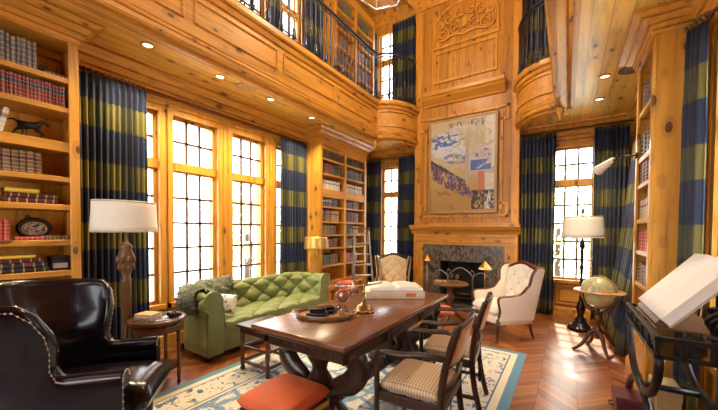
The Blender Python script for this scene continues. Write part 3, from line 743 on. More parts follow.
stack(NB,R9,nx(.40),.80,[('tan',.04,.33,.2,'tan book lying on the lowest open shelf behind the leather chair'),('yellow',.03,.25,.18,'yellow book lying on the lowest open shelf behind the leather chair')],'')
# bronze horse: continuous skinned body on an oval base
def skin_mesh(name,verts,edges,rad,mat,parent,sub=2,root=0):
    me=bpy.data.meshes.new(name); me.from_pydata(verts,edges,[]); o=bpy.data.objects.new(name,me); COL.objects.link(o); o.parent=parent
    md=o.modifiers.new('skin','SKIN'); md.use_smooth_shade=True
    for i,v in enumerate(me.skin_vertices[0].data): v.radius=(rad[i],rad[i]) if not isinstance(rad[i],tuple) else rad[i]; v.use_root=(i==root)
    sd=o.modifiers.new('sub','SUBSURF'); sd.levels=sd.render_levels=sub
    me.materials.append(mat); return o
hs=thing('horse_statue','small dark bronze statue of a galloping horse on the bookcase shelf','statue',(-3.86,.735,2.2165),PI/2); hs.scale=(.78,.78,.9)
hv=[(0,0,.13),(.055,0,.135),(-.055,0,.135),(.085,0,.165),(.115,0,.185),(.145,0,.17),(.165,0,.15), # trunk chest rump neck head muzzle
 (-.085,0,.15),(-.125,0,.165),(-.165,0,.145),            # tail
 (.075,.018,.09),(.115,.018,.075),(.135,.018,.045),(.07,-.018,.09),(.10,-.018,.06),(.085,-.018,.03), # fore legs
 (-.07,.018,.095),(-.10,.018,.07),(-.125,.018,.03),(-.06,-.018,.09),(-.045,-.018,.06),(-.07,-.018,.014)]
he=[(0,1),(0,2),(1,3),(3,4),(4,5),(5,6),(2,7),(7,8),(8,9),(1,10),(10,11),(11,12),(1,13),(13,14),(14,15),(2,16),(16,17),(17,18),(2,19),(19,20),(20,21)]
hr=[.032,.034,.033,.024,.018,.017,.010,.012,.010,.005,.014,.008,.007,.014,.008,.007,.017,.009,.007,.017,.009,.007]
skin_mesh('body',hv,he,hr,M['bronze'],hs)
t=MB(); t.lathe([(.0,0),(.075,0),(.075,.008),(.06,.016),(0,.016)],(0,0,0),24); t.build('base',M['bronze'],hs)
t=MB(); t.cyl((-.02,0,.014),(-.02,0,.11),.005,seg=8); t.build('support_rod',M['bronze'],hs)
pl=thing('oval_plaque','oval black framed plaque with a gilt band leaning at the back of the shelf','plaque',(-3.90,.765,1.357),PI/2)
def oval(a,b,w,th,y):
    t=MB(); n=36
    t.grid(lambda u,v:(cos(2*PI*u)*(a+w*cos(2*PI*v)),y+th*sin(2*PI*v),b+w+.0+sin(2*PI*u)*(b+w*cos(2*PI*v))),n,10,True,True); return t
t=MB(); t.prism([(.105*cos(2*PI*i/32),.092+.088*sin(2*PI*i/32)) for i in range(32)],'Y',0,.012); t.build('panel',M['black'],pl)
t=oval(.095,.076,.02,.014,0); t.build('frame',M['black'],pl)
t=MB(); t.grid(lambda u,v:(cos(2*PI*u)*(.078+.006*cos(2*PI*v)),-.004+.006*sin(2*PI*v),.092+sin(2*PI*u)*(.060+.006*cos(2*PI*v))),36,8,True,True); t.build('gilt_band',M['gilt'],pl)
def scene_mat():
    m,nt,b=new_mat('engraved_plate'); q=N(nt); q.put(b.inputs['Base Color'],q.ramp(q.noise(q.coord(),60,4,.7),[(.46,(.05,.045,.04)),(.54,(.60,.55,.46)),(.62,(.72,.67,.58))])); return m
t=MB(); t.prism([(.07*cos(2*PI*i/32),.092+.052*sin(2*PI*i/32)) for i in range(32)],'Y',-.004,.0); t.build('plate',scene_mat(),pl)
cb=thing('box','small black box with pale front label on the lowest bookcase shelf','box',(-3.84,.905,1.086),PI/2)
t=MB(); t.b2((-.06,-.05,0),(.06,.06,.10),.006); t.build('body',M['black'],cb)
t=MB(); t.b2((-.05,-.053,.015),(.05,-.0502,.06)); t.build('label',M['brown'] if 'brown' in M else M['trimtape'],cb)
t=MB(); t.b2((-.063,-.053,.10),(.063,.063,.125),.006); t.build('lid',M['black'],cb)
# ---------------- far bookcase on the left wall
FBO=(-3.72,4.38,0); FL=1.56
FS=[(2.775,.03),(2.50,.03),(2.22,.15),(1.90,.03),(1.62,.03),(1.375,.03),(1.125,.03),(.80,.03)]
bookcase('bookcase','tall two column pine bookcase in the corner behind the library ladder',FBO,R9,FL,.375,3.295,[.79],FS,base_h=.5,crown=.22)
rnd=random.Random(11)
shelfz=[z for z,_ in FS]+[.5]
names=['top shelf','second shelf from the top','third shelf from the top','fourth shelf from the top','fifth shelf from the top','sixth shelf from the top','seventh shelf from the top','eighth shelf from the top','lowest shelf']
fill={ # (column,row):[(mat,share)]
 (0,0):[('black',1)],(0,1):[('burgundy',.6),('black',.4)],(0,2):[('white',.9)],(0,3):[('blue',.55),('navy',.35)],(0,4):[('brown',.5),('tan',.4)],(0,5):[('olive',.4),('brown',.35)],(0,6):[('tan',.4),('burgundy',.4)],(0,7):[('green',.5),('brown',.3)],
 (1,0):[('black',.9)],(1,1):[('navy',.95)],(1,2):[('white',.95)],(1,3):[('navy',.5),('brown',.3)],(1,4):[('burgundy',.75)],(1,5):[('green',.45),('tan',.3)],(1,6):[('brown',.7)],(1,7):[('scarlet',.3),('brown',.4)]}
tops=[.14,.19,.17,.15,.2,.17,.17,.2]
for (c,rw),its in fill.items():
    x=.08+c*.755; xe=x+.66; z=FS[rw][0]
    for m,sh in its:
        lab=f"{m if m not in('black',) else 'near black'} book, {'window side' if c==0 else 'ladder side'} column, {names[rw]}, far bookcase"
        tmk=.062
        x=row(FBO,R9,x,min(xe,x+.66*sh),z,m,tmk,tops[rw],lab,f"{m} books, {'window side' if c==0 else 'ladder side'} column, {names[rw]}",d=.2,yoff=.03,jit=.12)
# ---------------- upper bookcase on the gallery
UBO=(-3.74,4.80,ZG); ULn=1.5
US=[(.35,.03),(.70,.03),(1.05,.03),(1.40,.03),(1.75,.03)]
bookcase('bookcase','pine bookcase up on the gallery behind the iron railing',UBO,R9,ULn,.35,2.2,[.75],US,base_h=.1,toph=.15,crown=0)
um={0:['navy','brown'],1:['black','burgundy'],2:['brown','navy'],3:['burgundy','black'],4:['navy','green']}
for c in(0,1):
    for rw,(z,_) in enumerate(US):
        x=.08+c*.73
        for m in um[rw]:
            lab=f"{'near black' if m=='black' else m} book, {'window side' if c==0 else 'corner side'} column, {['lowest','second lowest','middle','second highest','highest'][rw]} shelf, gallery bookcase"
            x=row((UBO[0],UBO[1],0),R9,x,x+.28,ZG+z,m,.07,.24,lab,lab[:60],d=.2)
# ---------------- tall open bookcase on the right wall
RBO=(.60,4.40,0); RL=.74
RS=[(2.66,.04),(2.20,.05),(1.93,.04),(1.58,.04),(1.27,.04),(.95,.04)]
bookcase('bookcase','tall narrow pine bookcase standing between two plaid curtains near the globe',RBO,-R9,RL,.345,3.295,[],RS,base_h=.55,toph=.2,crown=.165)
for z,m,tm,hh,txt in((2.66,'navy',.07,.24,'uppermost shelf'),(2.20,'black',.07,.24,'shelf at the arm lamp'),(1.93,'burgundy',.07,.2,'shelf just under the arm lamp'),(1.58,'tan',.07,.19,'third shelf under the arm lamp'),(1.27,'scarlet',.07,.2,'shelf level with the lampshade'),(.95,'brown',.07,.2,'lowest shelf')):
    row(RBO,-R9,.1,.66,z,m,tm,hh,f"{'near black' if m=='black' else m} book on the {txt} of the narrow bookcase",f"{m} books on the {txt}",d=.2,yoff=.02)
# swing arm lamp fixed to its front
al=thing('arm_lamp','white conical library lamp on a short arm from the narrow bookcase front','wall lamp',(.585,4.28,2.24))
t=MB(); t.lathe([(.035,0),(.035,.012),(.015,.02),(0,.02)],(0.003,0,0),14,axis=(-1,0,0)); t.build('wall_plate',M['iron'],al)
t=MB(); t.tube([(0,0,0),(-.10,.08,.015),(-.19,.22,0)],.008,8); t.build('arm',M['iron'],al)
t=MB(); t.lathe([(.06,0),(.022,.22),(.018,.23),(.02,.22),(.056,.0)],(-.30,.36,-.075),18,axis=(.55,-.65,.42)); t.build('shade',M['shadewhite'],al)
# ================================================================= curtains
def curtain(label,p0,p1,n,ztop,zbot,folds,amp=.055,flare=0,group=None,seedv=0,rings=True,pull=0,uvo=0,uscale=2.0):
    """pleated drape between p0 and p1 (x,y); n = direction into the room"""
    p0,p1,n=V((*p0,0)),V((*p1,0)),V((*n,0)); mid=(p0+p1)/2; W=(p1-p0).length; d=(p1-p0).normalized()
    root=thing('curtain',label,'curtain',(mid.x,mid.y,zbot),0,group)
    rr=random.Random(seedv); ph=[rr.uniform(-.5,.5) for _ in range(folds+2)]; H=ztop-zbot
    def pos(u,v):
        z=v*H; k=1-v
        i=u*folds; w=.5*(ph[int(i)]*(1-i%1)+ph[int(i)+1]*(i%1))
        a=amp*(.45+.55*min(1,k*4))*(1+.25*sin(u*9+seedv))
        uu=u+(.018*sin(5*u+k*3+seedv)*k) + pull*k*k*(.5-u)*.0
        off=a*sin(2*PI*(i+w*k*.6))+.35*a*sin(4*PI*i+2*k+seedv)*k
        fl=flare*k**1.6
        p=d*(uu-.5)*W+n*(off+fl)+d*(pull*k**1.5)
        return (p.x,p.y,z)
    t=MB(); t.grid(pos,folds*14,26,uv=lambda u,v:(uvo+u*W*uscale,zbot+v*H+.06*0))
    t.build('fabric',M['plaid'],root,weld=False,mods=[('SOLIDIFY',dict(thickness=.006))])
    if rings:
        for i in range(folds+1):
            c=d*((i/folds)-.5)*W*.97
            g=MB(); g.grid(lambda u,v:tuple(V((c.x,c.y,H+.034))+n*(cos(2*PI*u)*(.027+.004*cos(2*PI*v)))+V((0,0,1))*(sin(2*PI*u)*(.027+.004*cos(2*PI*v)))+d*(.004*sin(2*PI*v))),12,6,True,True)
            g.build('ring',M['brassdark'],root)
    return root
def rod(label,p0,p1,z):
    m=(V((*p0,0))+V((*p1,0)))/2; a=V((*p0,0))-m; b=V((*p1,0))-m; e=(b-a).normalized()
    r=thing('curtain_rod',label,'curtain rod',(m.x,m.y,z))
    t=MB(); t.cyl(a,b,.013,seg=12); t.build('pole',M['mahogX'] if abs(e.x)>.5 else M['mahogY'],r)
    for p,s in((a,-1),(b,1)):
        t=MB(); t.sphere(p+e*s*.015,.021,12,8); t.build('knob',M['mahogX'],r)
rod('dark wooden rod over the tall windows behind the green sofa',(-3.99,1.09),(-3.99,4.32),3.03)
curtain('navy and olive plaid curtain beside the near bookcase, behind the drum shade lamp',(-3.99,1.09),(-3.99,1.70),(1,0),2.995,.02,11,.036,seedv=1)
curtain('plaid curtain between the last tall window and the far bookcase, by the sofa end',(-3.99,3.70),(-3.99,4.33),(1,0),2.995,.02,10,.034,seedv=2,uvo=.13)
rod('dark wooden rod over the narrow window behind the ladder',(-4.02,6.42),(-2.76,6.42),3.10)
curtain('navy plaid curtain between the far bookcase and the narrow window, behind the ladder',(-4.03,6.42),(-3.62,6.42),(0,-1),3.068,.02,6,.04,seedv=3)
curtain('navy plaid curtain between the narrow window and the chimney breast',(-3.16,6.42),(-2.77,6.42),(0,-1),3.068,.02,6,.04,seedv=4,uvo=.2)
rod('dark wooden rod over the window behind the floor lamp with white shade',(-.70,6.42),(.85,6.42),3.18)
curtain('plaid curtain between the chimney breast and the lamp window, behind the cream armchair',(-.70,6.42),(-.18,6.42),(0,-1),3.145,.02,9,.042,seedv=5,uvo=.05)
curtain('navy and olive plaid curtain between the white lampshade and the corner',(.34,6.42),(.78,6.42),(0,-1),3.145,.02,8,.04,seedv=6,uvo=.3)
rod('dark wooden rod along the side wall behind the globe',(.83,4.66),(.83,6.3),3.18)
curtain('plaid curtain flaring out between the room corner and narrow bookcase, behind the globe',(.83,6.15),(.83,4.75),(-1,0),3.145,.02,14,.04,flare=.30,seedv=7,uvo=.1)
rod('dark wooden rod above the open book stand',(.783,3.614),(.895,3.404),3.094)
curtain('sunlit plaid silk curtain hanging beyond the open book stand',(.785,3.61),(.86,3.47),(-1,0),3.06,.02,4,.022,seedv=8,uvo=.2,uscale=2.6)
# gallery curtains
for lab,a,b,n,f,s in(
  ('dark curtain up on the gallery between the first two window openings',(-3.95,2.64),(-3.95,2.84),(1,0),3,9),
  ('dark curtain up on the gallery between the last two windows behind the railing',(-3.95,3.46),(-3.95,3.68),(1,0),3,10),
  ('dark curtain up on the gallery beside the upper bookcase',(-3.95,4.26),(-3.95,4.74),(1,0),5,11),
  ('dark curtain up on the gallery between the upper bookcase and the tall bright window',(-4.0,6.40),(-3.74,6.40),(0,-1),4,12),
  ('dark curtain up on the gallery between the tall bright window and the chimney breast',(-3.34,6.40),(-2.80,6.40),(0,-1),7,13),
  ('dark curtain up behind the curved railing beside the chimney breast on the globe side',(-.68,6.40),(-.14,6.40),(0,-1),7,14)):
    curtain(lab,a,b,n,6.0 if s!=13 else 6.06,ZG+.02,f,.04,seedv=s,rings=False,uvo=s*.17)
# ================================================================= furniture
mb=MB(); mb.b2((RUGX0,RUGY0,0),(RUGX1,RUGY1,.012),.004)
rug=mb.build('rug',M['rug']); tag(rug,'large cream and blue oriental rug under the library table','rug')
RZ=.0125
# ---------------------------------------------------------------- chesterfield
def lathe_leg(prof,loc,mat,parent,name='leg',seg=14):
    t=MB(); t.lathe(prof,loc,seg); return t.build(name,mat,parent)
SL,SD=2.14,.74
sofa=thing('chesterfield_sofa','long green velvet button tufted sofa with rolled arms beneath the tall windows','sofa',(-3.585,2.95,0),R9)
a_=SL/2-.255; yb_=.115; yfn=-.385; rc=.11
path=[]
def addp(x,y,nx_,ny_): path.append((V((x,y,0)),V((nx_,ny_,0))))
for i in range(40): addp(-a_,yfn+(yb_-rc-yfn)*i/40,-1,0)
for i in range(16): b=PI/2*i/16; addp(-a_+rc-rc*cos(b),yb_-rc+rc*sin(b),-cos(b),sin(b))
for i in range(151): addp(-a_+rc+(2*a_-2*rc)*i/150,yb_,0,1)
for i in range(1,17): b=PI/2*i/16; addp(a_-rc+rc*sin(b),yb_-rc+rc*cos(b),sin(b),cos(b))
for i in range(1,41): addp(a_,yb_-rc+(yfn-yb_+rc)*i/40,1,0)
S_=[0]
for p,q_ in zip(path,path[1:]): S_.append(S_[-1]+(q_[0]+q_[1]*.12-p[0]-p[1]*.12).length)
prof=[]
for i in range(32): f=i/32; prof.append((.03*f*f,.38+.25*f))
for i in range(46): b=math.radians(188-250*i/45); prof.append((.135+.112*cos(b),.655+.118*sin(b)))
prof+= [(.195,.54),(.20,.45),(.20,.3),(.20,.18),(.20,.075),(.02,.075)]
PL=[0]
for p,q_ in zip(prof,prof[1:]): PL.append(PL[-1]+math.hypot(q_[0]-p[0],q_[1]-p[1]))
PN=[]
for i in range(len(prof)):
    p,q_=prof[max(i-1,0)],prof[min(i+1,len(prof)-1)]; dx,dz=q_[0]-p[0],q_[1]-p[1]; l=math.hypot(dx,dz); PN.append((-dz/l,dx/l))
SW,ST=.18,.125
def sofa_pt(i,j,off=0):
    p,n=path[i]; o,z=prof[j]; w=max(0,min(1,(77-j)/9)) if j>67 else 1
    end=min(1,min(S_[i],S_[-1]-S_[i])/.08)
    s=(S_[i]-S_[-1]/2)/SW; t_=(PL[j]-.04)/ST
    d=-.080*w*end*(1-tuft((s+t_)/2,(s-t_)/2)**.55)+off
    return tuple(p+n*(o+PN[j][0]*d)+V((0,0,z+PN[j][1]*d)))
t=MB(); ni,nj=len(path)-1,len(prof)-1
t.grid(lambda u,v:sofa_pt(round(u*ni),round(v*nj)),ni,nj)
t.build('tufted_back_and_arms',M['green'],sofa,weld=False)
t=MB()
for i in range(len(path)):
    for j in range(3,46):
        pass
rows=[k for k in range(0,5)]
_btn=[]
def sofa_btn(nm,p):
    if not _btn:
        q=MB(); q.sphere((0,0,0),.013,8,6); o=q.build(nm,M['green'],sofa); _btn.append(o)
    else: o=bpy.data.objects.new(nm,_btn[0].data); COL.objects.link(o); o.parent=sofa
    o.location=p
for k in rows:
    tl=.04+k*ST; j=min(range(len(PL)),key=lambda q_:abs(PL[q_]-tl))
    nmax=int(S_[-1]/2/SW)
    for c in range(-nmax,nmax+1):
        if (c+k)%2: continue
        sv=S_[-1]/2+c*SW; i=min(range(len(S_)),key=lambda q_:abs(S_[q_]-sv))
        if S_[i]<.1 or S_[-1]-S_[i]<.1: continue
        sofa_btn('tuft_button',sofa_pt(i,j,.004))
for s in(-1,1):
    t=MB(); poly=[(s*(a_+o),z) for o,z in prof]
    t.prism(poly,'Y',yfn-.012,yfn+.01); o=t.build('arm_front',M['green'],sofa)
    t=MB(); t.tube([(s*(a_+o),yfn-.012,z) for o,z in prof[:-1]],.007,6); t.build('piping',M['green'],o)
def seat_pt(u,v):
    x=-a_+2*a_*u; y0=-.395; 
    L1=.10; Lt=yb_-y0+L1; q_=v*Lt
    if q_<L1: bq=PI/2*q_/L1; y=y0+.035*(1-sin(bq)); z=.30+.13*sin(bq); k=.2+.8*sin(bq); y=y0-.02*sin(bq*2)
    else: y=y0+q_-L1; z=.43+.02*sin(PI*(q_-L1)/(Lt-L1)); k=1
    s=x/.20; t_=(q_-.14)/.15
    d=.058*k*(1-tuft((s+t_)/2,(s-t_)/2)**.55)*min(1,max(0,(q_-.04)/.06))*min(1,(1-abs(2*u-1))*14)
    return (x,y,z-d)
t=MB(); t.grid(seat_pt,220,64); t.build('tufted_seat',M['green'],sofa,weld=False)
t=MB()
for r_ in range(1,4):
    q_=.14+.15*(r_-1)
    for c in range(-4,5):
        if(c+r_-1)%2: continue
        if abs(c*.20)>a_-.06: continue
        y=-.395+q_-.10; sofa_btn('seat_button',(c*.20,y,.405))
t=MB(); t.b2((-a_-.02,-.375,.075),(a_+.02,.15,.34),.015,seg=2); t.build('front_rail',M['green'],sofa)
for sx in(-1,1):
    for sy in(-.30,.27): lathe_leg([(.022,0),(.036,.02),(.04,.045),(.028,.065),(.03,.078)],(sx*(SL/2-.12),sy,0),M['darkZ'],sofa,'foot')
# fur throw over the near back corner (follows the rolled top)
fur=thing('fur_throw','shaggy grey green fur throw draped over the sofa corner by the side table','throw',(-3.585,2.95,0),R9)
i0,i1,j0,j1=16,96,26,78
t=MB(); t.grid(lambda u,v:tuple(V(sofa_pt(round(i0+(i1-i0)*u),round(j0+(j1-j0)*v),.042))),i1-i0,j1-j0); t.build('hide',M['fur'],fur,weld=False)
t=MB(); rr=random.Random(5)
for k in range(2600):
    i=rr.randint(i0,i1); j=rr.randint(j0,j1-1); p=V(sofa_pt(i,j,.041)); n=(V(sofa_pt(i,j,.08))-p).normalized()
    dr=V((rr.uniform(-1,1),rr.uniform(-1,1),rr.uniform(-1,.5)))*.7
    L_=rr.uniform(.025,.06); tip=p+(n+dr).normalized()*L_; e=n.orthogonal().normalized()*.0065; f=n.cross(e).normalized()*.0065
    p=p+V((rr.uniform(-.008,.008),rr.uniform(-.008,.008),0))
    t._add([p+e,p-e*.5+f,p-e*.5-f,tip],[[0,1,3],[1,2,3],[2,0,3]],True)
t.build('fur',M['fur'],fur,weld=False)
def pillow(t,w,h,d,n=16):
    def f(u,v,s):
        x=(u-.5)*2;y=(v-.5)*2; k=(1-x**4)*(1-y**4); return (w/2*x*(1-.06*(1-abs(y))*0+0),s*d/2*math.sqrt(max(0,k))*.95,h/2*y)
    t.grid(lambda u,v:f(u,v,1),n,n); t.grid(lambda u,v:f(u,v,-1),n,n,flip=True)
def floral():
    m,nt,b=new_mat('floral_cotton'); q=N(nt); c=q.coord(); v=q.voro(c,16); cc=q.mix(q.math('LESS_THAN',v,.32),(.75,.70,.60),(.10,.16,.30)); cc=q.mix(q.math('LESS_THAN',v,.18),cc,(.45,.10,.09)); q.put(b.inputs['Base Color'],cc); b.inputs['Roughness'].default_value=.85; return m
cu=thing('cushion','small pale floral cushion propped inside the near arm of the green sofa','cushion',(-3.37,2.285,.572),0)
t=MB(); pillow(t,.25,.22,.10); o=t.build('cover',floral(),cu); cu.rotation_euler=(-.25,0,.25)
# ---------------------------------------------------------------- leather wing chair
lc=thing('leather_wing_chair','dark oxblood leather wingback armchair with nailhead trim beside the round side table','armchair',(-2.55,.67,RZ),2.44)
w_=.245
cp=[]
for i in range(14): cp.append((V((-w_,-.36+.40*i/14,0)),V((-1,0,0))))
for i in range(29): b=PI*i/28; cp.append((V((-w_*cos(b),.04+.29*sin(b),0)),V((-cos(b)/w_,sin(b)/.29,0)).normalized()))
for i in range(13,-1,-1): cp.append((V((w_,-.36+.40*i/14,0)),V((1,0,0))))
CS=[0]
for p,q_ in zip(cp,cp[1:]): CS.append(CS[-1]+(p[0]-q_[0]).length)
def smooth(x): x=max(0,min(1,x)); return x*x*(3-2*x)
def lh(i):
    d=min(CS[i],CS[-1]-CS[i]); mid=1-abs(2*CS[i]/CS[-1]-1)
    h=.645+.42*smooth((d-.27)/.17)+.05*smooth((mid-.5)/.5)
    return h
def lch(i,v):
    p,n=cp[i]; h=lh(i); d=min(CS[i],CS[-1]-CS[i]); bk_=smooth((d-.25)/.3); th=.088-.012*bk_
    inner=[(0,.28+(h-.28-.05)*k/10) for k in range(11)]
    top=[(th/2-th/2*cos(PI*k/8),h-.05+.05*sin(PI*k/8)) for k in range(1,8)]
    outer=[(th,h-.05-(h-.05-.2)*k/10) for k in range(11)]
    L=inner+top+outer; o,z=L[v]
    lean=.16*bk_*max(0,(z-.42)/.65)**1.2
    wing=.05*smooth((z-.7)/.3)*smooth((d-.3)/.1)*(1-smooth((d-.62)/.25))
    puff=-.02*sin(PI*max(0,min(1,(z-.40)/.6)))*bk_ if v<11 else 0
    fw=-.07*smooth((z-.66)/.22)*smooth((d-.22)/.1)*(1-smooth((d-.45)/.2))
    return tuple(p+n*(o+lean+wing+puff)+V((0,fw,z)))
t=MB(); t.grid(lambda u,v:lch(round(u*(len(cp)-1)),round(v*28)),len(cp)-1,28); t.build('back_and_wings',M['leather'],lc,weld=False)
for s,i in((-1,0),(1,len(cp)-1)):
    t=MB(); P=[V(lch(i,v)) for v in range(29)]; t.prism([(p.x,p.z) for p in P],'Y',-.375,-.358); o=t.build('arm_front',M['leather'],lc)
    t=MB()
    for k in range(10,29):
        q_=P[k]; t.sphere((q_.x*1-.0,-.377,q_.z-.006 if 10<k<18 else q_.z),.0050,6,4)
    t.tube([(q_.x,-.376,q_.z-.006 if 10<k<18 else q_.z) for k,q_ in enumerate(P) if k>=10],.0011,5); t.build('nailhead_trim',M['nail'],o,weld=False)
t=MB(); 
for i in range(len(cp)-1):
    for f in(0,.33,.67):
        p=V(lch(i,17)).lerp(V(lch(i+1,17)),f); n=cp[i][1]; t.sphere(p+n*.002,.0050,6,4)
t.tube([tuple(V(lch(i,17))+cp[i][1]*.001) for i in range(len(cp))],.0011,5); t.build('nailhead_trim',M['nail'],lc,weld=False)
t=MB(); t.tube([tuple(V(lch(28,k))-V((0,.004,0))) for k in range(1,11)],.004,6); t.build('back_seam',M['leather'],lc)
def cushion(t,w,d,z0,z1,yc=0,bul=.02,n=14,front=.0):
    def f(u,v,top):
        x=(u-.5)*2;y=(v-.5)*2; e=(max(0,1-abs(x)**6)*max(0,1-abs(y)**6))**.35
        zc=(z0+z1)/2; return (w/2*x,yc+d/2*y,zc+(1 if top else -1)*((z1-z0)/2*e+(bul*(1-x*x)*(1-y*y) if top else 0)))
    t.grid(lambda u,v:f(u,v,True),n*2,n*2); t.grid(lambda u,v:f(u,v,False),n*2,n*2,flip=True)
t=MB(); cushion(t,.475,.70,.32,.51,-.125,.035); t.build('seat_cushion',M['leather'],lc,weld=False)
t=MB(); t.b2((-.32,-.355,.2),(.32,.25,.33),.02,seg=2); t.build('seat_rail',M['leather'],lc)
for sx in(-1,1):
    for y in(-.31,.28): lathe_leg([(.018,0),(.02,.02),(.030,.2),(.032,.21)],(sx*.29,y,0),M['mahogZ'],lc)
# ---------------------------------------------------------------- show-wood wing chairs
def wing_chair(label,loc,rz,fab,wood_,W=.70,top=1.02,cat='armchair'):
    r=thing('wing_chair',label,cat,loc,rz); hw=W/2
    out=[(.30,.28),(.37,.60),(.43,top-.04),(.40,top),(.31,top-.02),(.25,top-.09),(.23,top-.22),(.19,.70),(.10,.62),(-.05,.59),(-.24,.585),(-.30,.56),(-.29,.49),(-.27,.40),(-.31,.28)]
    sm=[(p.x,p.y) for p in bez([(a,b,0) for a,b in out],4)]
    for s in(-1,1):
        def fl(v,s=s): return V((v.x+s*.05*smooth((v.z-.6)/.4),v.y,v.z))
        t=MB(); t.prism(sm,'X',s*(hw-.065),s*hw,fn=fl); o=t.build('wing_and_arm',fab,r)
        fr=[fl(V((s*(hw-.03),y,z))) for y,z in sm[6:]]
        t=MB(); t.tube(fr,.020,8,flat=(1.3,.9)); t.build('show_wood',wood_,o)
    lean=lambda z:.30+.14*max(0,(z-.3))/.7
    def back(u,v):
        x=(u-.5)*2; camel=top+.03*cos(x*PI*.9)*1.0-.02*abs(x)**3
        z=.42+(camel-.42)*v; sx=(u-.5)*W/.13; tz=(z-.50)/.11
        k=min(1,(1-abs(x))*6)*min(1,v*5)*min(1,(1-v)*6)
        d=.030*k*(1-tuft((sx+tz)/2,(sx-tz)/2)**.8); puff=.03*(1-x*x)*(1-(2*v-1)**4)
        return (x*(hw-.05),lean(z)-.05-puff+d,z)
    t=MB(); t.grid(back,48,48); t.build('tufted_back',fab,r,weld=False)
    t=MB()
    for row_ in range(0,5):
        z=.50+.11*row_
        for c in range(-3,4):
            if(c+row_)%2: continue
            x=c*.13
            if abs(x)>hw-.12 or z>top-.07: continue
            p=back(x/W+.5,(z-.42)/(top-.40)); t.sphere((x,p[1]-.004,z),.010,8,6)
    t.build('tuft_button',M['brassdark'],r,weld=False)
    t=MB(); t.grid(lambda u,v:((u-.5)*2*(hw-.03),lean(.28+(top-.26)*v)+.03,.28+(top-.26+.03*cos((u-.5)*1.8*PI))*v),16,8); t.build('back_cover',fab,r,weld=False,mods=[('SOLIDIFY',dict(thickness=.02))])
    t=MB(); t.tube([((k/20-.5)*2*(hw+.03),lean(top)-.01,top+.035*cos((k/20-.5)*1.8*PI)-.02*abs(k/10-1)**3+.005) for k in range(21)],[.02+.012*sin(PI*k/20) for k in range(21)],8); t.sphere((0,lean(top)-.02,top+.055),.045,12,8,sx=1.6,sy=.5,sz=.6); t.build('crest_rail',wood_,r)
    t=MB(); cushion(t,W-.12,.62,.30,.47,-.03,.035); t.build('seat_cushion',fab,r,weld=False)
    t=MB(); t.b2((-hw+.02,-.32,.22),(hw-.02,.30,.33),.015,seg=2); t.build('seat_rail',fab,r)
    t=MB(); t.tube(bez([(-hw+.02,-.325,.23),(-.15,-.335,.215),(0,-.335,.20),(.15,-.335,.215),(hw-.02,-.325,.23)],6),.017,8); t.build('apron',wood_,r)
    for s in(-1,1):
        t=MB(); pts=bez([(s*(hw-.035),-.30,.27),(s*(hw-.005),-.335,.20),(s*(hw-.03),-.31,.08),(s*(hw-.02),-.33,.02),(s*(hw-.01),-.345,.012)],6); t.tube(pts,[.034-.02*k/(len(pts)-1) for k in range(len(pts)-6)]+[.015]*4+[.022,.018],8); t.build('leg',wood_,r)
        t=MB(); pts=bez([(s*(hw-.05),.28,.27),(s*(hw-.045),.29,.14),(s*(hw-.04),.34,.012)],6); t.tube(pts,[.026-.012*k/(len(pts)-1) for k in range(len(pts))],8); t.build('leg',wood_,r)
    return r
wing_chair('cream button tufted wingback armchair with dark carved frame, on bare floor by the plaid curtain',(-.76,4.83,0),-PI/4,M['cream'],M['mahogZ'],W=.66,top=.96).scale=(1,.85,1)
wing_chair('tan button tufted wingback armchair between the ladder and the fireplace',(-2.70,5.26,0),math.radians(25),M['tan'],M['darkZ'],W=.60,top=.95).scale=(1,.88,1)
# ---------------------------------------------------------------- library table
lt=thing('library_table','long carved dark walnut library table on the oriental rug','table',(-1.45,2.375,RZ))
tx,ty,tz=.41,.93,.775
t=MB(); t.b2((-tx,-ty,tz-.035),(tx,ty,tz),.008,seg=2); t.sweep([(0,tz-.07),(.0,tz-.035),(-.03,tz-.035),(-.05,tz-.055),(-.05,tz-.07)],[(-tx+.01,-ty+.01),(-tx+.01,ty-.01),(tx-.01,ty-.01),(tx-.01,-ty+.01)],closed=True) if False else None
t.build('top',M['tabletop'],lt)
t=MB(); t.b2((-tx+.02,-ty+.02,tz-.06),(tx-.02,ty-.02,tz-.036),.008); t.build('edge_moulding',M['darkY'],lt)
t=MB(); t.b2((-tx+.06,-ty+.10,tz-.16),(tx-.06,ty-.10,tz-.06),.006)
for s in(-1,1):
    for k in range(3):
        y=-.62+.62*k; t.b2((s*(tx-.06)-.008,y-.25,tz-.145),(s*(tx-.06)+.008,y+.25,tz-.078),.006)
        for q_ in range(9): t.sphere((s*(tx-.052),y-.2+.05*q_,tz-.112),.011,8,6,sx=.5)
    for y in(-ty+.12,-.31,.31,ty-.12): t.sphere((s*(tx-.05),y,tz-.112),.02,8,6,sx=.5,sz=1.6)
for s in(-1,1):
    for q_ in range(7): t.sphere((-.24+.08*q_,s*(ty-.10),tz-.112),.012,8,6,sy=.5)
t.build('carved_apron',M['darkY'],lt)
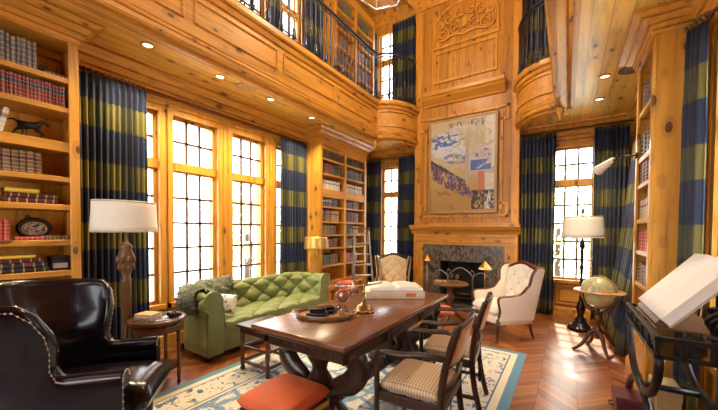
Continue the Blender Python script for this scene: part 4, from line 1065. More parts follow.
for s in(-1,1):
    y=s*.66
    for sx in(-1,1):
        sc_=bez([(sx*.30,0,.60),(sx*.33,0,.52),(sx*.27,0,.43),(sx*.15,0,.36),(sx*.11,0,.27),(sx*.17,0,.18),(sx*.27,0,.12),(sx*.30,0,.07)],5)
        t=MB(); t.tube([(p.x,y,p.z) for p in sc_],[.055+.02*sin(PI*k/(len(sc_)-1)*2)**2 for k in range(len(sc_))],10,flat=(.8,1.1))
        t.lathe([(.05,-.055),(.065,-.04),(.07,0),(.065,.04),(.05,.055)],(sx*.31,y,.585),14,axis=(0,1,0)); t.build('scroll_leg',M['darkZ'],lt)
    t=MB(); t.lathe([(.05,.12),(.07,.16),(.05,.22),(.09,.32),(.095,.38),(.05,.46),(.06,.50),(.09,.55),(.09,.615)],(0,y,0),18); t.build('baluster',M['darkZ'],lt)
    t=MB(); t.b2((-.37,y-.055,.03),(.37,y+.055,.12),.02,seg=2)
    for sx in(-1,1): t.sphere((sx*.35,y,.045),.055,12,8,sz=.8)
    t.build('foot',M['darkX'],lt)
t=MB(); t.b2((-.045,-.66,.14),(.045,.66,.25),.012)
for k in range(12): 
    for s in(-1,1): t.sphere((s*.045,-.55+.1*k,.195),.035,8,6,sx=.4)
t.build('stretcher',M['darkY'],lt)
TZ=RZ+tz+.0008
# --- on the table
tr=thing('oval_tray','oval wooden tray with raised rim on the near end of the library table','tray',(-1.56,1.90,TZ),.5)
t=MB(); n=40; t.prism([((.215)*cos(2*PI*i/n),.165*sin(2*PI*i/n)) for i in range(n)],'Z',0,.012); t.build('base',M['chairpanel'],tr)
t=MB(); t.grid(lambda u,v:(cos(2*PI*u)*(.215+.009*cos(2*PI*v)),sin(2*PI*u)*(.165+.009*cos(2*PI*v)),.018+.018*sin(2*PI*v)),48,8,True,True); t.build('rim',M['shadewood'],tr)
for s in(-1,1):
    t=MB(); t.tube([(s*(.215+.035*sin(PI*k/8)),-.05+.1*k/8,.035) for k in range(9)],.005,6); t.build('handle',M['brass'],tr)
def small_box(label,x,y,z,w,d,h,rz,mat,lidm):
    r=thing('trinket_box',label,'box',(x,y,z),rz,'boxes on the oval tray')
    t=MB(); t.b2((-w/2,-d/2,0),(w/2,d/2,h*.65),.004); t.build('body',mat,r)
    t=MB(); t.b2((-w/2-.003,-d/2-.003,h*.65),(w/2+.003,d/2+.003,h),.006,seg=2); t.build('lid',lidm,r)
small_box('flat dark box at the bottom of the pile near the tray rim',-1.57,1.83,TZ+.0125,.15,.11,.035,.4,M['bronze'],M['black'])
small_box('small black box on top of the pile near the tray rim',-1.57,1.83,TZ+.048,.12,.085,.03,.7,M['black'],M['bronze'])
small_box('long dark box lying at the far side of the oval tray',-1.58,1.96,TZ+.0125,.14,.085,.03,.2,M['black'],M['bronze'])
small_box('small black box stacked on the long dark box on the tray',-1.58,1.96,TZ+.043,.09,.07,.02,.9,M['bronze'],M['black'])
gl=thing('glass_tumbler','small clear glass at the edge of the tray beside the brass stand','glass',(-1.44,1.97,TZ+.0125))
t=MB(); t.lathe([(.0,.002),(.025,.002),(.03,.07),(.033,.07),(.028,0),(0,0)],(0,0,0),18); t.build('tumbler',M['glass'],gl)
mg=thing('brass_balance_stand','antique brass stand with a horizontal arm and round disc beside the tray','ornament',(-1.385,2.19,TZ),.55)
t=MB(); t.lathe([(.085,0),(.085,.012),(.07,.02),(.06,.022),(.055,.05),(.03,.06),(.02,.08),(0,.085)],(0,0,0),24); t.build('base',M['brassdark'],mg)
t=MB(); t.lathe([(.012,.07),(.02,.09),(.012,.11),(.01,.14),(.02,.15),(.01,.165),(.009,.20),(.016,.21),(.006,.225),(0,.23)],(0,0,0),14); t.build('stem',M['brassdark'],mg)
t=MB(); t.tube([(-.17,-.02,.175),(-.05,0,.20),(.15,.03,.235)],.006,8); t.build('arm',M['brassdark'],mg)
t=MB(); t.grid(lambda u,v:(-.17+cos(2*PI*u)*(.055+.007*cos(2*PI*v)),-.02+.007*sin(2*PI*v),.125+sin(2*PI*u)*(.055+.007*cos(2*PI*v))),28,8,True,True); t.lathe([(0,-.006),(.053,-.003),(.053,.003),(0,.006)],(-.17,-.02,.125),24,axis=(0,1,0)); t.build('disc',plain('copper_disc',(.42,.20,.14),.3,.7),mg)
def open_book(r,w,d,h,mats,ang=.06,bend=.05):
    """open volume: spine along local y, pages fall either side; cover below"""
    t=MB(); t.b2((-w/2-.01,-d/2-.01,0),(w/2+.01,d/2+.01,.008),.002); t.build('cover',mats[0],r)
    def pg(s):
        def f(u,v):
            x=u; z=.01+h*(1-.25*x)*(1-(1-min(1,x*5))**2*.6)+.012*sin(PI*min(1,x*1.2)); return (s*w/2*x,(v-.5)*d,z)
        return f
    for s in(-1,1):
        t=MB(); f=pg(s); n=16
        t.grid(f,n,4,flip=(s<0)); t.prism([(s*w/2*k/n,f(k/n,0)[2]) for k in range(n+1)]+[(s*w/2,.009),(0,.009)],'Y',-d/2+.0005,d/2-.0005); t.build('pages',mats[1],r)
bb=thing('large_open_book','very large pale bound volume lying open on the far end of the library table','book',(-1.50,2.93,TZ),.62)
t=MB(); t.b2((-.29,-.20,0),(.29,.20,.012),.003); t.b2((-.29,-.20,.012),(.29,-.185,.062),.004); t.b2((-.29,-.2,.062),(.29,.2,.07),.003); t.build('cover',plain('vellum_binding',(.62,.52,.36),.6),bb)
t=MB(); t.b2((-.28,-.184,.0125),(.28,.19,.0615)); t.build('pages',M['paper'],bb)
t=MB(); t.b2((.10,-.2025,.02),(.20,-.2003,.056)); t.build('spine_label',plain('orange_label',(.6,.16,.04),.5),bb)
op=thing('open_atlas','white open sheets lying on top of the large pale volume','papers',(-1.49,2.94,TZ+.0705),.62)
open_book(op,.52,.36,.028,(M['trimtape'],M['whitepaper']))
# ---------------------------------------------------------------- armchairs at the table
def arm_chair(label,loc,rz):
    r=thing('library_armchair',label,'chair',loc,rz,'armchairs at the library table'); wd=M['darkZ']
    for s in(-1,1):
        t=MB(); t.tube(bez([(s*.245,-.25,0),(s*.245,-.245,.22),(s*.25,-.24,.44),(s*.255,-.235,.60),(s*.255,-.20,.665)],5),[.017+.006*k/20 for k in range(21)],8); t.build('front_leg',wd,r)
        t=MB(); t.tube(bez([(s*.215,.30,0),(s*.22,.24,.22),(s*.225,.215,.44),(s*.225,.235,.62),(s*.225,.285,.80),(s*.225,.32,.89)],5),[.02]*26,8,flat=(.9,1.25)); t.build('back_stile',wd,r)
        t=MB(); t.tube(bez([(s*.228,.245,.71),(s*.25,.12,.72),(s*.268,-.05,.70),(s*.268,-.17,.695),(s*.258,-.235,.665),(s*.256,-.24,.60)],6),[.017,.017]+[.02]*28+[.018],8,flat=(1.25,.9)); t.build('arm',wd,r)
    t=MB(); t.b2((-.25,-.26,.38),(.25,-.215,.44),.006); t.b2((-.225,.19,.38),(.225,.235,.44),.006)
    for s in(-1,1): t.box((s*.236,-.01,.41),(.03,.45,.06),.006)
    t.build('seat_frame',wd,r)
    t=MB()
    for s in(-1,1): t.box((s*.232,0,.15),(.022,.50,.028),.004)
    t.box((0,.0,.15),(.46,.022,.026),.004); t.build('stretcher',wd,r)
    t=MB(); cushion(t,.46,.44,.425,.505,-.02,.02); t.build('seat_cushion',M['weave'],r,weld=False)
    cur=lambda x:.03*(1-(x/.21)**2)
    t=MB(); t.grid(lambda u,v:((u-.5)*.42,.255+.075*((v*.23)/.25)+cur((u-.5)*.42),.66+.225*v),14,8); t.build('back_panel',M['chairpanel'],r,weld=False,mods=[('SOLIDIFY',dict(thickness=.016,offset=0))])
    for z,y,rad in((.89,.322,.017),(.66,.252,.014),(.54,.232,.012)):
        t=MB(); t.tube([((k/10-.5)*.45,y+cur((k/10-.5)*.42)*.9,z+(.012*sin(PI*k/10) if z>.8 else 0)) for k in range(11)],rad,8); t.build('back_rail',wd,r)
    t=MB(); t.lathe([(.0,0),(.016,0),(.02,.05),(.014,.08),(.018,.095),(.012,.11),(.004,.12),(.004,.20)],(.24,.285,.30),12); t.build('tassel',M['bronze'],r)
    return r
arm_chair('dark wooden armchair with woven tan seat nearer the orange ottoman',(-.775,1.94,RZ+.010),-PI/2+.05).scale=(.95,.86,1)
arm_chair('dark wooden armchair with woven tan seat nearer the fireplace',(-.80,2.69,RZ+.010),-PI/2+.11).scale=(.95,.86,1)
# ---------------------------------------------------------------- stools
ot=thing('ottoman','square orange velvet footstool on dark legs at the near end of the library table','footstool',(-1.47,1.40,RZ),.03)
t=MB(); cushion(t,.41,.41,.345,.44,0,.025); t.build('cushion',M['orange'],ot,weld=False)
t=MB(); t.b2((-.195,-.195,.29),(.195,.195,.355),.01); t.build('frame',M['darkX'],ot)
t=MB()
for s in(-1,1):
    for k in range(34):
        x=-.195+.39*k/33; t.cyl((x,s*.198,.30),(x,s*.198,.345),.006,seg=5); t.cyl((s*.198,x,.30),(s*.198,x,.345),.006,seg=5)
t.build('fringe',M['gilt'],ot,weld=False)
for sx in(-1,1):
    for sy in(-1,1): lathe_leg([(.018,0),(.024,.03),(.015,.06),(.028,.14),(.018,.2),(.03,.24),(.03,.30)],(sx*.165,sy*.165,0),M['darkZ'],ot)
os_=thing('folding_stool','small orange topped stool with crossed brass legs between the table and the fireplace','stool',(-1.37,3.97,RZ+.012),.5)
t=MB(); cushion(t,.36,.30,.37,.45,0,.015); t.build('cushion',M['orange'],os_,weld=False)
for s in(-1,1):
    t=MB()
    for k in(-1,1): t.tube(bez([(k*.16,s*.13,0),(k*.06,s*.13,.14),(-k*.05,s*.13,.24),(-k*.16,s*.13,.375)],5),.012,8)
    t.build('crossed_legs',M['brassdark'],os_)
t=MB(); t.cyl((0,-.13,.19),(0,.13,.19),.01,seg=8); t.build('stretcher',M['brassdark'],os_)
nt_=thing('joint_stool','low dark table with turned legs and stretchers between sofa and library table','side table',(-2.60,2.24,RZ),0)
t=MB(); t.b2((-.24,-.22,.44),(.24,.22,.47),.006); t.b2((-.21,-.19,.38),(.21,.19,.44),.004); t.build('top',M['darkX'],nt_)
for sx in(-1,1):
    for sy in(-1,1):
        t=MB(); t.lathe([(.022,0),(.026,.02),(.018,.04),(.024,.06),(.024,.11),(.016,.13),(.026,.2),(.016,.28),(.024,.30),(.024,.39)],(sx*.19,sy*.17,0),12); t.build('leg',M['mahogZ'],nt_)
t=MB()
for sx in(-1,1): t.box((sx*.19,0,.085),(.026,.32,.03),.004)
for sy in(-1,1): t.box((0,sy*.17,.085),(.36,.026,.03),.004); t.box((0,sy*.17,.24),(.36,.02,.024),.004)
for sx in(-1,1): t.box((sx*.19,0,.24),(.02,.32,.024),.004)
t.build('stretcher',M['mahogX'],nt_)
# ---------------------------------------------------------------- side table, lamp by the curtain
st=thing('round_side_table','round dark side table with inlaid top beside the leather wingback chair','side table',(-3.17,1.43,0))
t=MB(); t.lathe([(0,.585),(.20,.585),(.215,.60),(.235,.615),(.235,.63),(.225,.635),(0,.635)],(0,0,0),36); t.build('top',M['mahogX'],st)
t=MB(); t.lathe([(0,.6352),(.20,.6352),(.20,.637),(0,.637)],(0,0,0),36); t.build('marble_inset',M['marble'],st)
t=MB(); t.lathe([(.19,.52),(.2,.52),(.2,.586),(.19,.586)],(0,0,0),32); t.build('apron',M['mahogX'],st)
for k in range(4):
    b=PI/4+PI/2*k
    t=MB(); x,y=.175*cos(b),.175*sin(b); t.lathe([(.012,0),(.018,.02),(.012,.05),(.018,.08),(.014,.2),(.018,.22),(.014,.24),(.016,.4),(.02,.42),(.016,.44),(.02,.53)],(x,y,0),10); t.build('leg',M['mahogZ'],st)
t=MB(); t.lathe([(0,.16),(.165,.16),(.165,.178),(0,.178)],(0,0,0),28); t.build('lower_shelf',M['mahogX'],st)
b_=thing('book','tan clothbound book lying on the round side table','book',(-3.24,1.38,.6375),.35)
t=MB(); t.b2((-.09,-.065,0),(.09,.065,.004)); t.b2((-.09,-.065,.032),(.09,.065,.036)); t.b2((-.09,-.065,.004),(-.086,.065,.032)); t.build('cover',plain('tan_cloth_cover',(.58,.33,.13),.6),b_)
t=MB(); t.b2((-.0855,-.06,.0042),(.084,.06,.0318)); t.build('pages',M['paper'],b_)
dk=thing('figurine','small dark knobbly ornament beside the tan book on the round side table','ornament',(-3.04,1.50,.6375),.6)
t=MB(); t.sphere((0,0,.02),.035,12,8,sz=.6,sx=1.3); t.sphere((.04,.01,.025),.02,10,8); t.sphere((-.035,.0,.03),.022,10,8); t.sphere((0,.02,.04),.02,10,8); t.sphere((.02,-.02,.035),.018,10,8); t.build('body',M['bronze'],dk)
fl_=thing('floor_lamp','carved wooden floor lamp with wide oval linen drum shade before the plaid curtain','floor lamp',(-3.44,1.28,0))
def shade(r,z0,z1,r0,r1,mat,sy=1,band=True,name='shade'):
    n=40
    def fn(u,v): rad=r0+(r1-r0)*v; return (rad*cos(2*PI*u)*sy,rad*sin(2*PI*u),z0+(z1-z0)*v)
    t=MB(); t.grid(fn,n,6,True); o=t.build(name,mat,r,mods=[('SOLIDIFY',dict(thickness=.004))])
    if band:
        for zz,rad in((z0,r0),(z1,r1)):
            t=MB(); t.grid(lambda u,v:((rad+.004*cos(2*PI*v))*cos(2*PI*u)*sy,(rad+.004*cos(2*PI*v))*sin(2*PI*u),zz+.009*sin(2*PI*v)),n,6,True,True); t.build('shade_trim',M['trimtape'],o)
    t=MB(); 
    for k in range(3): b=2*PI*k/3; t.cyl((0,0,z1-.02),(r1*cos(b)*sy*.99,r1*sin(b)*.99,z1-.01),.003,seg=6)
    t.build('spider',M['brass'],r)
shade(fl_,1.43,1.70,.265,.25,M['shade'],sy=.75)
t=MB(); t.lathe([(.0,.0),(.15,0),(.155,.03),(.13,.05),(.09,.07),(.05,.10),(.045,.14),(.06,.17),(.04,.21),(.032,.3),(.035,.6),(.038,.95),(.045,.98),(.032,1.0),(.04,1.05),(.062,1.12),(.066,1.2),(.045,1.27),(.055,1.29),(.03,1.32),(.012,1.35),(.010,1.70),(0,1.72)],(0,0,0),20)
for k in range(8):
    b=2*PI*k/8
    for z,rr_,q_ in((1.17,.062,.02),(1.10,.055,.017),(.25,.034,.02)): t.sphere((rr_*cos(b),rr_*sin(b),z),q_,8,6,sz=1.8)
    t.tube([((.033+.002)*cos(b+z*2.2),(.035)*sin(b+z*2.2),z) for z in[.3+.65*i/20 for i in range(21)]],.007,5)
t.build('carved_column',M['shadewood'],fl_)
# ---------------------------------------------------------------- right floor lamp
rl=thing('floor_lamp','tall bronze floor lamp with white shade in front of the window behind the globe','floor lamp',(.19,5.72,0))
shade(rl,1.37,1.67,.265,.245,M['shadewhite'],sy=1)
t=MB(); t.lathe([(0,0),(.16,0),(.165,.03),(.14,.05),(.12,.07),(.10,.10),(.075,.12),(.07,.16),(.045,.19),(.035,.22),(.05,.26),(.06,.34),(.035,.42),(.022,.46),(.03,.48),(.018,.52),(.018,.9),(.03,.93),(.02,.96),(.018,1.2),(.035,1.24),(.03,1.3),(.012,1.34),(.010,1.72),(.018,1.74),(.012,1.79),(0,1.82)],(0,0,0),20); t.build('column',M['bronze'],rl)
for k in range(3):
    b=2*PI*k/3+.3; t=MB(); t.sphere((.15*cos(b),.15*sin(b),.03),.04,10,8,sz=.75); t.build('foot',M['bronze'],rl)
# brass lamp behind sofa end
bl=thing('floor_lamp','slim brass floor lamp with shiny gold drum shade behind the far sofa arm','floor lamp',(-3.60,4.15,0))
shade(bl,1.13,1.34,.205,.19,plain('gold_foil_shade',(.58,.37,.09),.35,.5),band=False)
t=MB(); t.lathe([(0,0),(.12,0),(.12,.015),(.03,.03),(.012,.05),(.010,1.0),(.015,1.05),(.008,1.10),(.008,1.32),(0,1.33)],(0,0,0),16); t.build('pole',M['brass'],bl)
# small stand with books at the sofa end
sb=thing('small_stand','small dark wooden stand at the far end of the green sofa','side table',(-3.16,4.40,0),.2)
t=MB(); t.b2((-.19,-.19,.42),(.19,.19,.45),.006); t.build('top',M['mahogX'],sb)
for sx in(-1,1):
    for sy in(-1,1): lathe_leg([(.014,0),(.018,.1),(.014,.2),(.02,.42)],(sx*.16,sy*.16,0),M['mahogZ'],sb)
for k,(m,th,l,txt) in enumerate((('scarlet',.05,.30,'scarlet book at the bottom of the pile on the small stand by the sofa end'),('white',.04,.28,'cream book in the middle of the pile on the small stand by the sofa end'),('scarlet',.045,.26,'scarlet book on top of the pile on the small stand by the sofa end'))):
    book(m,(-3.16,4.40,0),.2+.15*k,-l/2,-.11,.4505+[0,.05,.09][k],th-.001,.2,l,txt,flat=True)
# ---------------------------------------------------------------- ladder
ld=thing('library_ladder','worn wooden folding library ladder with grey treads before the far bookcase','ladder',(-3.37,5.23,0),math.radians(50))
lz=1.50
for s in(-1,1):
    t=MB(); t.tube([(s*.21,-.24,0),(s*.14,.02,lz)],.02,6,flat=(.8,1.5)); t.build('stile',M['ladder'],ld)
    t=MB(); t.tube([(s*.17,.16,0),(s*.12,.05,lz-.05)],.017,6); t.build('rear_strut',M['ladder'],ld)
for k in range(7):
    f=(k+.9)/7.4; z=lz*f; hwid=.21-.07*f; y=-.24+.26*f
    t=MB(); t.box((0,y+.02,z),(2*hwid,.10,.025),.004); t.build('tread',M['ladder'],ld)
t=MB(); t.box((0,.05,lz),(.33,.16,.03),.005); t.build('platform',M['shadewood'],ld)
# ---------------------------------------------------------------- round pedestal table + glasses
rt=thing('pedestal_table','small round tilt top pedestal table standing in front of the firebox','side table',(-1.54,5.02,0))
t=MB(); t.lathe([(0,.60),(.26,.60),(.285,.61),(.285,.63),(.27,.64),(0,.64)],(0,0,0),8,smooth=False); t.build('top',M['shadewood'],rt)
t=MB(); t.lathe([(.05,.10),(.07,.14),(.055,.20),(.035,.24),(.04,.30),(.065,.36),(.06,.42),(.035,.47),(.045,.52),(.06,.56),(.12,.60)],(0,0,0),18); t.build('pedestal',M['mahogZ'],rt)
for k in range(3):
    b=2*PI*k/3+.5; t=MB(); t.tube(bez([(0,0,.17),(.10*cos(b),.10*sin(b),.13),(.19*cos(b),.19*sin(b),.05),(.26*cos(b),.26*sin(b),.025)],5),[.035-.012*i/15 for i in range(16)],8); t.build('foot',M['mahogZ'],rt)
for k,(dx,dy,txt) in enumerate(((.02,-.04,'stemmed wine glass on the pedestal table nearer the books'),(.09,.03,'stemmed wine glass on the pedestal table farther from the books'))):
    g=thing('wine_glass',txt,'glass',(-1.54+dx,5.02+dy,.6405),0,'glasses on the pedestal table')
    t=MB(); t.lathe([(0,0),(.03,0),(.03,.003),(.005,.006),(.004,.06)],(0,0,0),16); t.build('stem',M['glass'],g)
    t=MB(); t.lathe([(.004,.06),(.028,.075),(.036,.10),(.03,.135),(.028,.135),(.034,.10),(.026,.078),(0,.064)],(0,0,0),18); t.build('bowl',M['glass'],g)
book('tan',(-1.54,5.02,0),.4,-.24,-.10,.6405,.03,.12,.17,'tan book lying flat on the pedestal table',flat=True)
# ---------------------------------------------------------------- pharmacy lamps
def pharmacy(label,x,y,z0,zt):
    r=thing('pharmacy_lamp',label,'lamp',(x,y,z0)); h=zt-z0
    t=MB(); t.lathe([(0,0),(.075,0),(.075,.012),(.02,.02),(.012,.04)],(0,0,0),20); t.build('base',M['brass'],r)
    t=MB(); t.cyl((0,0,.02),(0,0,h-.08),.010,seg=10); t.sphere((0,0,h*.5),.016,10,8); t.build('pole',M['brass'],r)
    t=MB(); t.lathe([(.11,h-.13),(.09,h-.10),(.02,h-.015),(.012,h),(0,h+.01)],(0,0,0),8,smooth=False); o=t.build('shade',M['brass'],r,mods=[('SOLIDIFY',dict(thickness=.003))])
pharmacy('slim brass lamp with faceted shade at the left jamb of the fireplace' if 0 else 'slim brass floor lamp with faceted shade between the tan armchair and the firebox',-2.28,5.92,.0205,1.01)
sm=thing('lamp_table','small dark table behind the cream wingback armchair holding a brass lamp','side table',(-1.08,5.30,0))
t=MB(); t.lathe([(0,.42),(.15,.42),(.16,.43),(.16,.445),(0,.445)],(0,0,0),24); t.build('top',M['mahogX'],sm)
t=MB(); t.lathe([(.12,0),(.12,.02),(.03,.05),(.02,.2),(.03,.3),(.02,.42)],(0,0,0),16); t.build('pedestal',M['mahogZ'],sm)
pharmacy('slim brass lamp with faceted shade standing behind the cream wingback armchair',-1.08,5.30,.4455,.98)
# ---------------------------------------------------------------- fire screen
fs=thing('fire_screen','arched black wire fire screen with three panels standing before the firebox','fire screen',(-1.66,6.02,.0305))
for k,(x,w,yy) in enumerate(((-.38,.30,-.05),(0,.46,0),(.38,.30,-.05))):
    t=MB(); x0,x1=x-w/2,x+w/2; arch_=[(x0,yy,0)]+[(x0+w*i/14,yy,.58+.13*sin(PI*i/14)*(1.2 if k==1 else .7)) for i in range(15)]+[(x1,yy,0)]
    t.tube(arch_,.010,6); t.tube([(x0,yy,.03),(x1,yy,.03)],.008,6); fo=t.build('frame',M['steel'],fs)
    m=MB()
    for i in range(1,int(w/.02)): 
        xx=x0+.02*i; zt_=.58+.13*sin(PI*(xx-x0)/w)*(1.2 if k==1 else .7); m.cyl((xx,yy,.03),(xx,yy,zt_),.0015,seg=4)
    m.build('wire_mesh',M['black'],fo,weld=False)
t=MB()
for s in(-1,1):
    t.tube(bez([(s*.23,-.03,.56),(s*.25,-.03,.66),(s*.21,-.03,.70),(s*.19,-.03,.66)],5),.007,6); t.tube([(s*.25,-.09,.0),(s*.25,.05,.0105)],.009,6)
t.build('scroll_ornament',M['steel'],fs)
# ---------------------------------------------------------------- globe
gb=thing('floor_globe','antique terrestrial globe on a four footed mahogany stand by the lamp','globe',(.335,4.80,0))
def globe_mat():
    m,nt,b=new_mat('antique_globe_map'); q=N(nt); c=q.coord(); n=q.noise(c,7,7,.6,.3); f=q.ramp(n,[(.47,(.42,.43,.24)),(.50,(.25,.22,.12)),(.52,(.58,.50,.26)),(.75,(.45,.38,.18))])
    q.put(b.inputs['Base Color'],f); b.inputs['Roughness'].default_value=.28; b.inputs['Coat Weight'].default_value=.4; return m
t=MB(); t.sphere((0,0,0),.188,40,24); o=t.build('sphere',globe_mat(),gb); o.location=(0,0,.725); o.rotation_euler=(.35,.2,0)
t=MB(); t.lathe([(.205,.728),(.255,.728),(.258,.736),(.255,.744),(.205,.744)],(0,0,0),44)
P0=[(.205,.728),(.205,.744)]; t.build('horizon_ring',M['chairpanel'],gb)
t=MB(); t.grid(lambda u,v:((.200+.006*cos(2*PI*v))*cos(2*PI*u)*.64,(.200+.006*cos(2*PI*v))*cos(2*PI*u)*.768,.725+(.200+.006*cos(2*PI*v))*sin(2*PI*u)) if 0 else ((.198+.007*cos(2*PI*v))*cos(2*PI*u)*.8+.006*sin(2*PI*v)*.6,-(.198+.007*cos(2*PI*v))*cos(2*PI*u)*.6+.006*sin(2*PI*v)*.8,.725+(.198+.007*cos(2*PI*v))*sin(2*PI*u)),48,8,True,True); t.build('meridian_ring',M['brassdark'],gb)
t=MB(); t.lathe([(.03,.16),(.045,.20),(.05,.25),(.03,.29),(.024,.33),(.04,.38),(.045,.42),(.025,.45),(.035,.47),(.06,.485),(.02,.50),(.015,.525)],(0,0,0),18)
for k in range(4): b=PI/4+PI/2*k; t.tube(bez([(0,0,.48),(.13*cos(b),.13*sin(b),.52),(.20*cos(b),.20*sin(b),.62),(.235*cos(b),.235*sin(b),.73)],5),.010,6)
t.build('cradle',M['mahogZ'],gb)
for k in range(4):
    b=.35+PI/2*k; t=MB(); t.tube(bez([(0,0,.24),(.08*cos(b),.08*sin(b),.22),(.17*cos(b),.17*sin(b),.08),(.25*cos(b),.25*sin(b),.018)],6),[.028-.011*i/18 for i in range(19)],8); t.sphere((.255*cos(b),.255*sin(b),.018),.022,8,6,sz=.8); t.build('leg',M['mahogZ'],gb)
# ---------------------------------------------------------------- console with the open book
cn=thing('console_table','black iron console table with glass gallery top and curved crossed legs','console table',(.605,2.935,0))
hx,hy,zt=.165,.51,.85
t=MB(); s_=.016
for z in(zt,zt-.10):
    for sx in(-1,1): t.box((sx*hx,0,z),(.032,2*hy+.032,.022 if z<zt else .026),.003)
    for sy in(-1,1): t.box((0,sy*hy,z),(2*hx,.032,.022 if z<zt else .026),.003)
for sx in(-1,1):
    for k in range(6): t.box((sx*hx,-hy+2*hy*k/5,zt-.05),(.024,.024,.10),.002)
for sy in(-1,1):
    for k in range(1,3): t.box((-hx+2*hx*k/3,sy*hy,zt-.05),(.024,.024,.10),.002)
t.build('gallery_frame',M['iron'],cn)
t=MB(); t.b2((-hx+.012,-hy+.012,zt-.09),(hx-.012,hy-.012,zt-.08)); t.build('glass_shelf',M['glass'],cn)
for sx in(-1,1):
    t=MB()
    for k in range(5):
        y0=-hy+2*hy*k/5+.02; y1=-hy+2*hy*(k+1)/5-.02; t.tube([(sx*hx,y0,zt-.088),(sx*hx,y1,zt-.012)],.004,5); t.tube([(sx*hx,y1,zt-.088),(sx*hx,y0,zt-.012)],.004,5); t.tube([(sx*hx,(y0+y1)/2,zt-.09),(sx*hx,(y0+y1)/2,zt-.01)],.004,5)
    t.tube([(sx*hx,-hy,zt-.05),(sx*hx,hy,zt-.05)],.004,5)
    t.build('lattice',M['rail'],cn,weld=False)
for sx in(-1,1):
    x=sx*(hx-.01)
    t=MB(); t.tube([(x,-hy*cos(PI*k/24)*1.0+.0,zt-.11-.36*sin(PI*k/24)) for k in range(25)],.026,8,flat=(.9,1)); t.build('upper_arch',M['iron'],cn)
    t=MB(); t.tube([(x,-hy*cos(PI*k/24),.03+.36*sin(PI*k/24)) for k in range(25)],.026,8,flat=(.9,1)); t.build('lower_arch',M['iron'],cn)
    for sy in(-1,1):
        t=MB(); t.box((x,sy*hy,.02),(.07,.07,.04),.006); t.build('foot',M['iron'],cn)
t=MB(); t.cyl((-hx+.01,0,.39),(hx-.01,0,.39),.02,seg=10); t.build('stretcher',M['iron'],cn)
t=MB(); t.b2((hx-.03,-hy-.01,.0),(hx+.0,-hy+.25,.74),.004); t.build('side_post',M['iron'],cn)
# book stand + giant open book facing the room
bs=thing('book_stand','carved wooden slope on the iron console holding the huge open book','book stand',(.62,2.92,zt+.014))
tilt=math.radians(50)
ca,sa=cos(tilt),sin(tilt)
def sl(a,b_,c): # along slope up, across (y), normal
    return V((-.10+a*ca-c*sa,b_,.022+a*sa+c*ca))
t=MB()
def slab(t,a0,a1,b0,b1,c0,c1):
    P=[sl(a,b,c) for a in(a0,a1) for b in(b0,b1) for c in(c0,c1)]
    t._add(P,[[0,1,3,2],[4,6,7,5],[0,4,5,1],[2,3,7,6],[0,2,6,4],[1,5,7,3]])
slab(t,-.02,.46,-.30,.30,-.02,0); slab(t,-.03,0,-.30,.30,-.02,.05); t.build('slope',M['shadewood'],bs)
for sy in(-.25,.25):
    t=MB(); P=sl(.42,sy,-.02); t.tube([tuple(P),(P.x-.02,sy,.0)],.012,6); t.build('prop',M['shadewood'],bs)
t=MB(); t.b2((-.16,-.33,0),(.15,.33,.012),.003); t.build('base',M['shadewood'],bs)
ob=thing('giant_open_book','huge thick white paged book lying open on the slope of the iron console','book',(.62,2.92,zt+.014))
t=MB(); slab(t,.001,.50,-.37,.37,.001,.01); t.build('cover',M['trimtape'],ob)
for s in(-1,1):
    t=MB()
    def pgf(u,v,s=s):
        x=u*.36; h=.065*(1-(1-min(1,u*4))**2*.55)-.012*u; return tuple(sl(.008+.48*v,s*x,.011+h))
    t.grid(pgf,14,6,flip=s<0)
    n=14
    for vv in(0,1):
        pts=[pgf(k/n,vv) for k in range(n+1)]+[tuple(sl(.008+.48*vv,s*.36,.011)),tuple(sl(.008+.48*vv,0,.011))]
        t._add(pts,[list(range(len(pts)))])
    t._add([pgf(1,0),pgf(1,1),tuple(sl(.488,s*.36,.011)),tuple(sl(.008,s*.36,.011))],[[0,1,2,3]])
    t.build('pages',M['whitepaper'],ob)
sc2=thing('sculpture','small black sculpture of tangled curling forms beside the giant open book','sculpture',(.70,2.50,zt+.014))
t=MB(); rr=random.Random(9)
t.lathe([(0,0),(.05,0),(.05,.02),(.03,.03),(0,.03)],(0,0,0),16)
for k in range(14):
    b=rr.uniform(0,6.28); P=[(.02*cos(b),.02*sin(b),.03)]+[(rr.uniform(.02,.06)*cos(b+i*.8),rr.uniform(.02,.06)*sin(b+i*.8),.05+.04*i) for i in range(1,4)]
    t.tube(bez(P,5),.012,7)
t.build('curls',M['bronze'],sc2)
# boxes on the floor under the console
def crate(label,x,y,z,w,d,h,mat,rz,lid=True):
    r=thing('storage_box',label,'box',(x,y,z),rz)
    t=MB(); t.b2((-w/2,-d/2,0),(w/2,d/2,h*.72),.005); t.build('body',mat,r)
    t=MB(); t.b2((-w/2-.006,-d/2-.006,h*.72),(w/2+.006,d/2+.006,h),.006); t.build('lid',mat,r)
    t=MB(); t.tube([(-w/2-.008,-.04,h*.45),(-w/2-.03,-.03,h*.43),(-w/2-.03,.03,h*.43),(-w/2-.008,.04,h*.45)],.005,6); t.build('handle',M['iron'],r)
crate('light pine box with iron handle on the floor under the iron console',.645,3.28,0,.14,.24,.31,plain('pale_box_wood',(.50,.36,.17),.5),.0)
crate('dark red leather case on the floor beside the pine box under the console',.435,3.24,0,.19,.22,.18,plain('dark_red_leather',(.09,.018,.02),.35),.05)
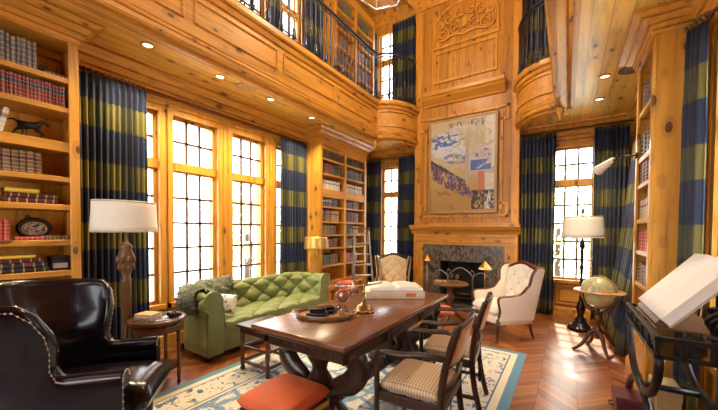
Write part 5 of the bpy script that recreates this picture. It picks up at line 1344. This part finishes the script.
# ================================================================= outside, light, camera
def leafy(x,y,z,r,label,seed,trunk=True):
    root=thing('tree',label,'tree',(x,y,0),0,'trees outside the windows')
    rr=random.Random(seed); t=MB()
    for k in range(420):
        a=rr.uniform(0,2*PI); b=math.acos(rr.uniform(-1,1)); q=r*rr.uniform(.45,1)
        c=V((q*sin(b)*cos(a),q*sin(b)*sin(a),z+q*cos(b)*1.15)); n=V((rr.uniform(-1,1),rr.uniform(-1,1),rr.uniform(-1,1))).normalized(); e=n.orthogonal().normalized(); f=n.cross(e); s=rr.uniform(.10,.22)
        t._add([c-e*s,c+f*s*.5,c+e*s,c-f*s*.5],[[0,1,2,3]])
    t.build('foliage',M['leaf'],root,weld=False)
    t=MB(); t.cyl((0,0,0),(0,0,z),.09,.06,8); t.build('trunk',M['darkZ'],root)
M['leaf']=plain('washed_out_leaf',(.42,.52,.28),.6,nscale=3,noise_amt=.4)  # leaf colour lightened to stand in for overexposure outside the windows
leafy(-.2,10.2,1.6,1.5,'bushy green tree outside the window behind the white lampshade',1)
leafy(-8.0,6.1,1.5,1.2,'washed out green tree outside the tall windows over the middle of the sofa',2)
mb=MB(); mb.b2((-30,-30,-.3),(30,30,-.12)); struct('ground',mb,plain('outdoor_bounce_ground',(.80,.77,.70),.9))  # ground colour raised to bounce extra light up onto the soffits
w=bpy.data.worlds.new('overcast_sky'); sc.world=w; w.use_nodes=True; nt=w.node_tree; q=N(nt); bg=nt.nodes['Background']
zz=q.sep(q.coord('Generated'))[2]
q.put(bg.inputs['Color'],q.ramp(q.math('MULTIPLY_ADD',zz,.5,.5),[(.45,(.95,.97,.95)),(.55,(1,1,1)),(1,(.80,.90,1))])); bg.inputs['Strength'].default_value=9.0
sun=bpy.data.lights.new('sun','SUN'); sun.energy=12; sun.angle=.03; sun.color=(1,.93,.80)
so=bpy.data.objects.new('sun',sun); COL.objects.link(so); so.rotation_euler=V((.06,-.72,-.70)).to_track_quat('-Z','Y').to_euler()
def portal(axis,plane,nrm,u0,u1,z0,z1):
    l=bpy.data.lights.new('window_portal','AREA'); l.shape='RECTANGLE'; l.size=u1-u0; l.size_y=z1-z0
    try: l.cycles.is_portal=True
    except Exception: return
    o=bpy.data.objects.new('window_portal',l); COL.objects.link(o)
    o.location=(plane,(u0+u1)/2,(z0+z1)/2) if axis=='X' else ((u0+u1)/2,plane,(z0+z1)/2)
    o.rotation_euler=V(nrm).to_track_quat('-Z','Z').to_euler()
for h in WL+UL: portal('X',XL-.22,(1,0,0),*h)
for h in WR+UR: portal('X',XR+.22,(-1,0,0),*h)
for h in WB+UB: portal('Y',YB+.22,(0,-1,0),*h)
for h in WF_FILL: portal('Y',YF-.22,(0,1,0),*h)
# camera
cam=bpy.data.cameras.new('camera'); co=bpy.data.objects.new('camera',cam); COL.objects.link(co); sc.camera=co
f_,yaw,pitch,roll,shp=317.24,.5803,-.0238,.0062,33.33
Fv=V((-sin(yaw)*cos(pitch),cos(yaw)*cos(pitch),sin(pitch))); Rv=V((cos(yaw),sin(yaw),0)); Uv=Rv.cross(Fv)
R2=Rv*cos(roll)+Uv*sin(roll); U2=-Rv*sin(roll)+Uv*cos(roll)
mt=Matrix((R2,U2,-Fv)).transposed().to_4x4(); mt.translation=V((0,0,1.45)); co.matrix_world=mt
cam.sensor_width=36; cam.sensor_fit='HORIZONTAL'; cam.lens=f_*36/718; cam.shift_y=shp/718; cam.clip_start=.05
vs=sc.view_settings; sc.display_settings.display_device='sRGB'; vs.view_transform='Standard'; vs.look='None'; vs.exposure=0.33; vs.gamma=1.0; vs.use_curve_mapping=False
cy=sc.cycles
cy.use_denoising=True
try: cy.denoiser='OPENIMAGEDENOISE'
except Exception: pass
cy.max_bounces=10; cy.diffuse_bounces=6; cy.glossy_bounces=4; cy.transparent_max_bounces=16; cy.sample_clamp_indirect=8; cy.caustics_reflective=False; cy.caustics_refractive=False
